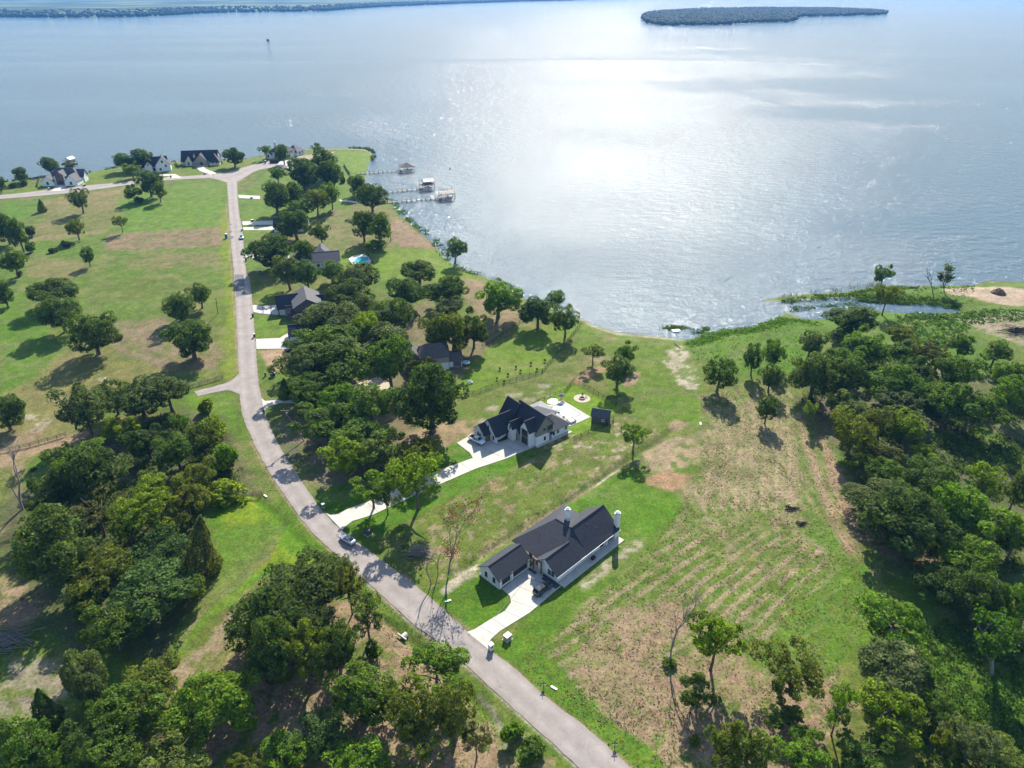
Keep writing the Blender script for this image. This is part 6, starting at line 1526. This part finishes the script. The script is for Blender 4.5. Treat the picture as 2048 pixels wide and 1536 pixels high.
# ---------------------------------------------------------------- bare and dead trees
def dead_tree(name, base, top, spreadm, label, group=None, seed=1, m=None, leaves=None, depth=4, tr=.22, cat='tree'):
    r = random.Random(seed); B = G(*base)
    H = 6.0
    for _ in range(25):                       # height so that the tip shows where the photograph has it
        P0 = Vector((B.x, B.y, H)); fw = P0.y*_c - (H-CAMH)*_s; y = CY - FPX*((P0.y*_s + (H-CAMH)*_c)/fw); H += (y - top[1])*fw/FPX*.9
    fw = B.y*_c - (H-CAMH)*_s; lx = (top[0]-CX)*fw/FPX - B.x
    e = empty(name, (B.x, B.y, -.03), 0, label, cat, group); q = MB(); tw = MB(); lp = []
    def grow(p, d, L, rad, lev):
        n = 3; pts = [p]; dd = d.copy()
        for i in range(n):
            dd = (dd + Vector((r.gauss(0,.12), r.gauss(0,.12), r.gauss(.05,.06)))).normalized(); pts.append(pts[-1] + dd*L/n)
        (q if lev < 2 else tw).tube(pts, [rad, rad*.85, rad*.7, rad*.5], 6 if lev < 2 else 4, cap=False)
        lp.append(pts[-1])
        if lev >= depth: return
        for k in range(r.choice((2, 3, 3)) if lev else r.choice((3, 4))):
            i = r.choice((1, 2, 3)); a = r.uniform(0, 6.28); o = Vector((math.cos(a), math.sin(a), 0))*r.uniform(.45, .9)*spreadm
            grow(pts[i], (dd + o + Vector((0, 0, .2))).normalized(), L*r.uniform(.55, .78), rad*.52, lev + 1)
    ln = Vector((lx, 0, H)).normalized(); grow(Vector((0, 0, 0)), ln, H*.48, tr, 0)
    m = m or M['dead_wood']; q.build('trunk', m, e, True); tw.build('branches', m, e)
    if leaves:
        c, n, s = leaves; rr = np.random.RandomState(seed); P = np.array([lp[i] for i in rr.randint(0, len(lp), n)]) + rr.randn(n, 3)*.55
        N = rr.randn(n, 3); N /= np.linalg.norm(N, axis=1, keepdims=True); V, F = leaf_quads(P, N, s, rr)
        o = npmesh('leaves', V, F, LEAF, e); o.color = (*c, 1)
    return e
DG = 'bare and dead trees'
dead_tree('dead_tree', (1341,1326), (1350,1196), .55, 'bare leafless tree standing in the dry end of the hay field', DG, 3, tr=.20, depth=5)
dead_tree('dead_tree', (862,1168), (870,1095), .30, 'thin bare leaning trunk left of the red-leaved dying tree', DG, 5, depth=3, tr=.13)
dead_tree('dead_tree', (897,1150), (903,1030), .70, 'dying tree with rusty red leaves beside the white garage', DG, 8, leaves=((.12,.05,.028), 900, .26), tr=.22, depth=5)
dead_tree('dead_tree', (875,1152), (880,1075), .25, 'thinnest bare trunk beside the red-leaved dying tree', DG, 15, depth=2, tr=.11)
dead_tree('dead_tree', (45,1018), (20,908), .7, 'bare grey leaning tree at the left edge by the lane', DG, 9, tr=.35)
dead_tree('dead_tree', (782,482), (783,436), .5, 'bare twiggy tree beside the pair on the dry lawn', DG, 11, m=M['bark'], depth=5)
dead_tree('dead_tree', (1866,586), (1866,532), .5, 'bare forked tree on the spit', DG, 12, m=M['bark'], depth=4)
dead_tree('dead_tree', (1982,1350), (1985,1245), 1.0, 'vine-covered dead tree with pale spreading limbs in the right wood', DG, 14, leaves=((.06,.12,.012), 1500, .42), tr=.4)
dead_tree('dead_tree', (150,1010), (140,930), .3, 'broken pale trunk wrapped in yellow vine in the left wood', DG, 17, leaves=((.10,.12,.02), 500, .35), depth=2, tr=.3)
dead_tree('dead_tree', (310,905), (290,848), .9, 'fallen grey bare tree in the roadside wood', DG, 19, depth=4, tr=.25)
dead_tree('dead_tree', (1888,584), (1888,530), .6, 'pale thin-leaved tree right of the bare forked tree', DG, 21, m=M['bark'], leaves=((.075,.09,.03), 900, .5))
# ================================================================ UNCOUNTABLE PLANTS
def scatter(poly, n, seed, z=0.0, inside=0.3, dens=None):
    P = [(p.x, p.y) for p in G2(poly, z)]; xs, ys = zip(*P); r = np.random.RandomState(seed)
    x = r.uniform(min(xs), max(xs), n*6); y = r.uniform(min(ys), max(ys), n*6); k = poly_sd(x, y, P) > inside
    if dens is not None: k &= r.rand(n*6) < dens(x, y)
    return np.c_[x[k], y[k]][:n], r
def clumps(name, pts, r, nq, rad, hgt, size, colr, zb=0.0, up=.4, label=None):
    """low plants: a few leaf faces round every point"""
    n = len(pts); rad = np.asarray(rad) * np.ones(n); hgt = np.asarray(hgt) * np.ones(n)
    o = r.randn(n, nq, 3); o /= np.linalg.norm(o, axis=2, keepdims=True); o *= r.rand(n, nq, 1) ** .4
    P = np.stack([pts[:, 0][:, None] + o[..., 0]*rad[:, None], pts[:, 1][:, None] + o[..., 1]*rad[:, None], zb + np.abs(o[..., 2])*hgt[:, None]], -1).reshape(-1, 3)
    N = o.reshape(-1, 3) + .6*r.randn(n*nq, 3) + np.array([0, 0, up]); N /= np.linalg.norm(N, axis=1, keepdims=True)
    V, F = leaf_quads(P, N, size, r); ob = npmesh(name, V, F, LEAF); ob.color = (*colr, 1); tag(ob, kind='stuff'); return ob
WOODR = [(1600,800),(1660,720),(1760,690),(1860,700),(2060,740),(2060,1310),(1970,1300),(1890,1200),(1800,1120),(1760,1060),(1730,960),(1680,900)]
pts, r = scatter(WOODR, 1500, 1, dens=lambda x, y: sstep(.42, .55, fbm(x, y, 14, 3, 88)))
clumps('undergrowth', pts, r, 16, 1.2 + 1.3*r.rand(len(pts)), .5 + 1.6*r.rand(len(pts)), .42, (.060, .092, .018))
WOODL = [(60,1000),(110,930),(190,890),(330,830),(440,850),(480,950),(500,985),(400,1000),(380,1120),(250,1250),(180,1240),(60,1080)]
pts, r = scatter(WOODL, 1100, 2, dens=lambda x, y: sstep(.40, .52, fbm(x, y, 12, 3, 89)))
clumps('undergrowth', pts, r, 16, 1.0 + 1.2*r.rand(len(pts)), .5 + 1.6*r.rand(len(pts)), .36, (.064, .098, .018))
pts, r = scatter([(1840,1260),(1900,1240),(2060,1330),(2060,1560),(1830,1560),(1850,1400),(1830,1330)], 900, 3)
clumps('tall_weeds', pts, r, 12, .8 + .8*r.rand(len(pts)), .4 + .9*r.rand(len(pts)), .30, (.060, .105, .016))
pts, r = scatter([(365,850),(430,880),(480,960),(500,985),(430,980),(370,920)], 300, 4)
clumps('tall_weeds', pts, r, 14, .8 + .7*r.rand(len(pts)), .4 + .9*r.rand(len(pts)), .28, (.065, .10, .018))
# the cleared field: green tufts and straw
pts, r = scatter(FIELD, 5200, 5, dens=lambda x, y: .25 + .75*sstep(.40, .62, fbm(x, y, 6, 3, 90)))
clumps('field_weeds', pts, r, 4, .20 + .40*r.rand(len(pts)) ** 2, .06 + .16*r.rand(len(pts)) ** 2, .17, (.080, .122, .020), -.07, 1.2)
pts, r = scatter(FIELD, 6000, 6, dens=lambda x, y: .15 + .85*sstep(.45, .65, fbm(x, y, 5, 3, 91)))
clumps('cut_hay', pts, r, 3, .30 + .3*r.rand(len(pts)), .06 + .10*r.rand(len(pts)), .22, (.23, .175, .11), -.06, .9)
pts, r = scatter([(430,1345),(560,1245),(760,1195),(860,1255),(985,1420),(1040,1536),(430,1536)], 1500, 7)
clumps('sparse_weeds', pts, r, 4, .15 + .35*r.rand(len(pts)) ** 2, .05 + .12*r.rand(len(pts)), .16, (.085, .118, .024), -.08, 1.1)
pts, r = scatter(LOT, 1300, 8); clumps('lot_tufts', pts, r, 4, .2 + .3*r.rand(len(pts)), .03 + .08*r.rand(len(pts)), .16, (.090, .115, .028), -.07, 1.4)
# marsh and shore plants
MARSH = [(1368,684),(1400,668),(1440,657),(1500,651),(1560,630),(1640,640),(1660,660),(1620,700),(1560,750),(1480,740),(1420,738),(1392,716)]
pts, r = scatter(MARSH, 3200, 9); clumps('marsh_plants', pts, r, 9, .5 + .9*r.rand(len(pts)), .2 + .8*r.rand(len(pts)) ** 2, .34, (.088, .165, .014), -.55, .9)
pts, r = scatter([(1540,600),(1620,586),(1700,582),(1760,571),(1950,568),(1960,600),(1910,612),(1780,604),(1690,596),(1600,602)], 1500, 10, dens=lambda x, y: .2 + .8*sstep(.45, .6, fbm(x, y, 9, 3, 92)))
clumps('spit_plants', pts, r, 9, .5 + .7*r.rand(len(pts)), .3 + 1.1*r.rand(len(pts)), .42, (.055, .100, .014), -.9)
pts, r = scatter([(1790,626),(1900,626),(2000,616),(2060,622),(2060,640),(1950,650),(1900,700),(1800,690)], 1100, 11); clumps('marsh_plants', pts, r, 9, .6 + .8*r.rand(len(pts)), .3 + .9*r.rand(len(pts)), .45, (.055, .105, .014), -.3)
# along the water's edge on the left and round the point
def along(px, step, jit, seed):
    P = [G(x, y, ZW) for x, y in px]; r = np.random.RandomState(seed); Q = walk([Vector((p.x, p.y, 0)) for p in P], step)
    A_ = np.array([(p.x, p.y) for p in Q for _ in range(3)]); return A_ + r.randn(len(A_), 2)*jit, r
pts, r = along([(0,366),(60,359),(110,352),(165,348),(250,333),(300,327),(400,323),(480,320),(520,313),(552,305)], 1.6, 1.3, 12)
pts = pts[fbm(pts[:, 0], pts[:, 1], 7, 2, 6) > .46]; clumps('bank_plants', pts, r, 10, .9, 1.2, .6, (.060, .105, .016), -.9)
pts, r = along([(700,297),(735,298),(746,304),(750,313),(745,322)], 1.5, 1.2, 13); pts = pts[fbm(pts[:, 0], pts[:, 1], 6, 2, 8) > .5]; clumps('bank_plants', pts, r, 10, 1.0, 1.5, .6, (.040, .075, .014), -.9)
pts, r = along([(775,398),(792,407),(798,420),(808,434),(834,454),(860,476),(876,492),(892,514),(914,532),(940,545),(964,550),(998,560),(1032,582)], 1.2, 1.2, 14)
pts = pts[fbm(pts[:, 0], pts[:, 1], 6, 2, 7) > .48]; clumps('bank_plants', pts, r, 10, .3 + .8*r.rand(len(pts)), .3 + .7*r.rand(len(pts)), .40, (.085, .150, .018), -1.05)
def reeds(name, pts, r, h, colr):
    n = len(pts); a = r.rand(n)*6.28; w_ = .10; hh = h*(.6 + .8*r.rand(n)); lx, ly = r.randn(n)*.25, r.randn(n)*.25
    z0 = ZW - .2; c, s_ = np.cos(a)*w_, np.sin(a)*w_; x, y = pts.T
    V = np.stack([np.c_[x-c, y-s_, 0*x+z0], np.c_[x+c, y+s_, 0*x+z0], np.c_[x+lx+c*.3, y+ly+s_*.3, z0+hh], np.c_[x+lx-c*.3, y+ly-s_*.3, z0+hh]], 1).reshape(-1, 3)
    ob = npmesh(name, V, np.arange(4*n).reshape(n, 4), LEAF); ob.color = (*colr, 1); tag(ob, kind='stuff')
pts, r = along([(1515,602),(1560,593),(1611,587),(1650,584),(1690,581),(1722,576),(1750,571)], .5, 1.4, 15)
k = fbm(pts[:, 0], pts[:, 1], 4, 2, 5) > .5; reeds('reeds', pts[k], r, 1.9, (.075, .075, .030))
# floating weeds
def floats(name, spots, seed, colr):
    r = np.random.RandomState(seed); A_ = []
    for x, y, rw, rh, n in spots:
        for _ in range(n): p = G(x + r.randn()*rw*.5, y + r.randn()*rh*.5, ZW); A_.append((p.x, p.y))
    A_ = np.array(A_); clumps(name, A_, r, 5, .45, .12, .42, colr, ZW + .02, 1.6)
floats('floating_weeds', [(808,424,8,6,60),(820,440,10,5,50),(846,462,14,6,50),(872,482,8,5,40),(888,500,10,8,30),(900,505,14,5,20),(1350,656,22,5,240),(1412,658,8,5,80),(1400,664,16,6,80),(1660,612,16,4,60),(1700,608,26,6,60),(1620,616,24,6,40),(1750,604,10,4,40),(1590,618,10,6,60)], 16, (.055, .110, .014))
# young plants of the bright lawn
YP = [((1000,736),'v','thin young plant on the bright lawn, leftmost'),((1016,748),'y','young yucca-like plant low on the bright lawn'),((1032,733),'v','small reddish plant in the middle of the bright lawn'),((1041,741),'n','small brown plant beside the long wire fence'),((1062,726),'v','taller young plant near the fence corner'),((1074,738),'y','yellow young plant at the fence corner'),((1090,720),'v','thin young plant beside the bay wire fence'),((994,756),'m','tiny plant by the long wire fence'),((1008,762),'y','small upright plant against the long wire fence')]
for (x, y), t_, lab in YP: tree('s', x, y, 5, 6, 'y' if t_ in 'ym' else 'l', lab, 'young plants on the bright lawn', clear=.1)
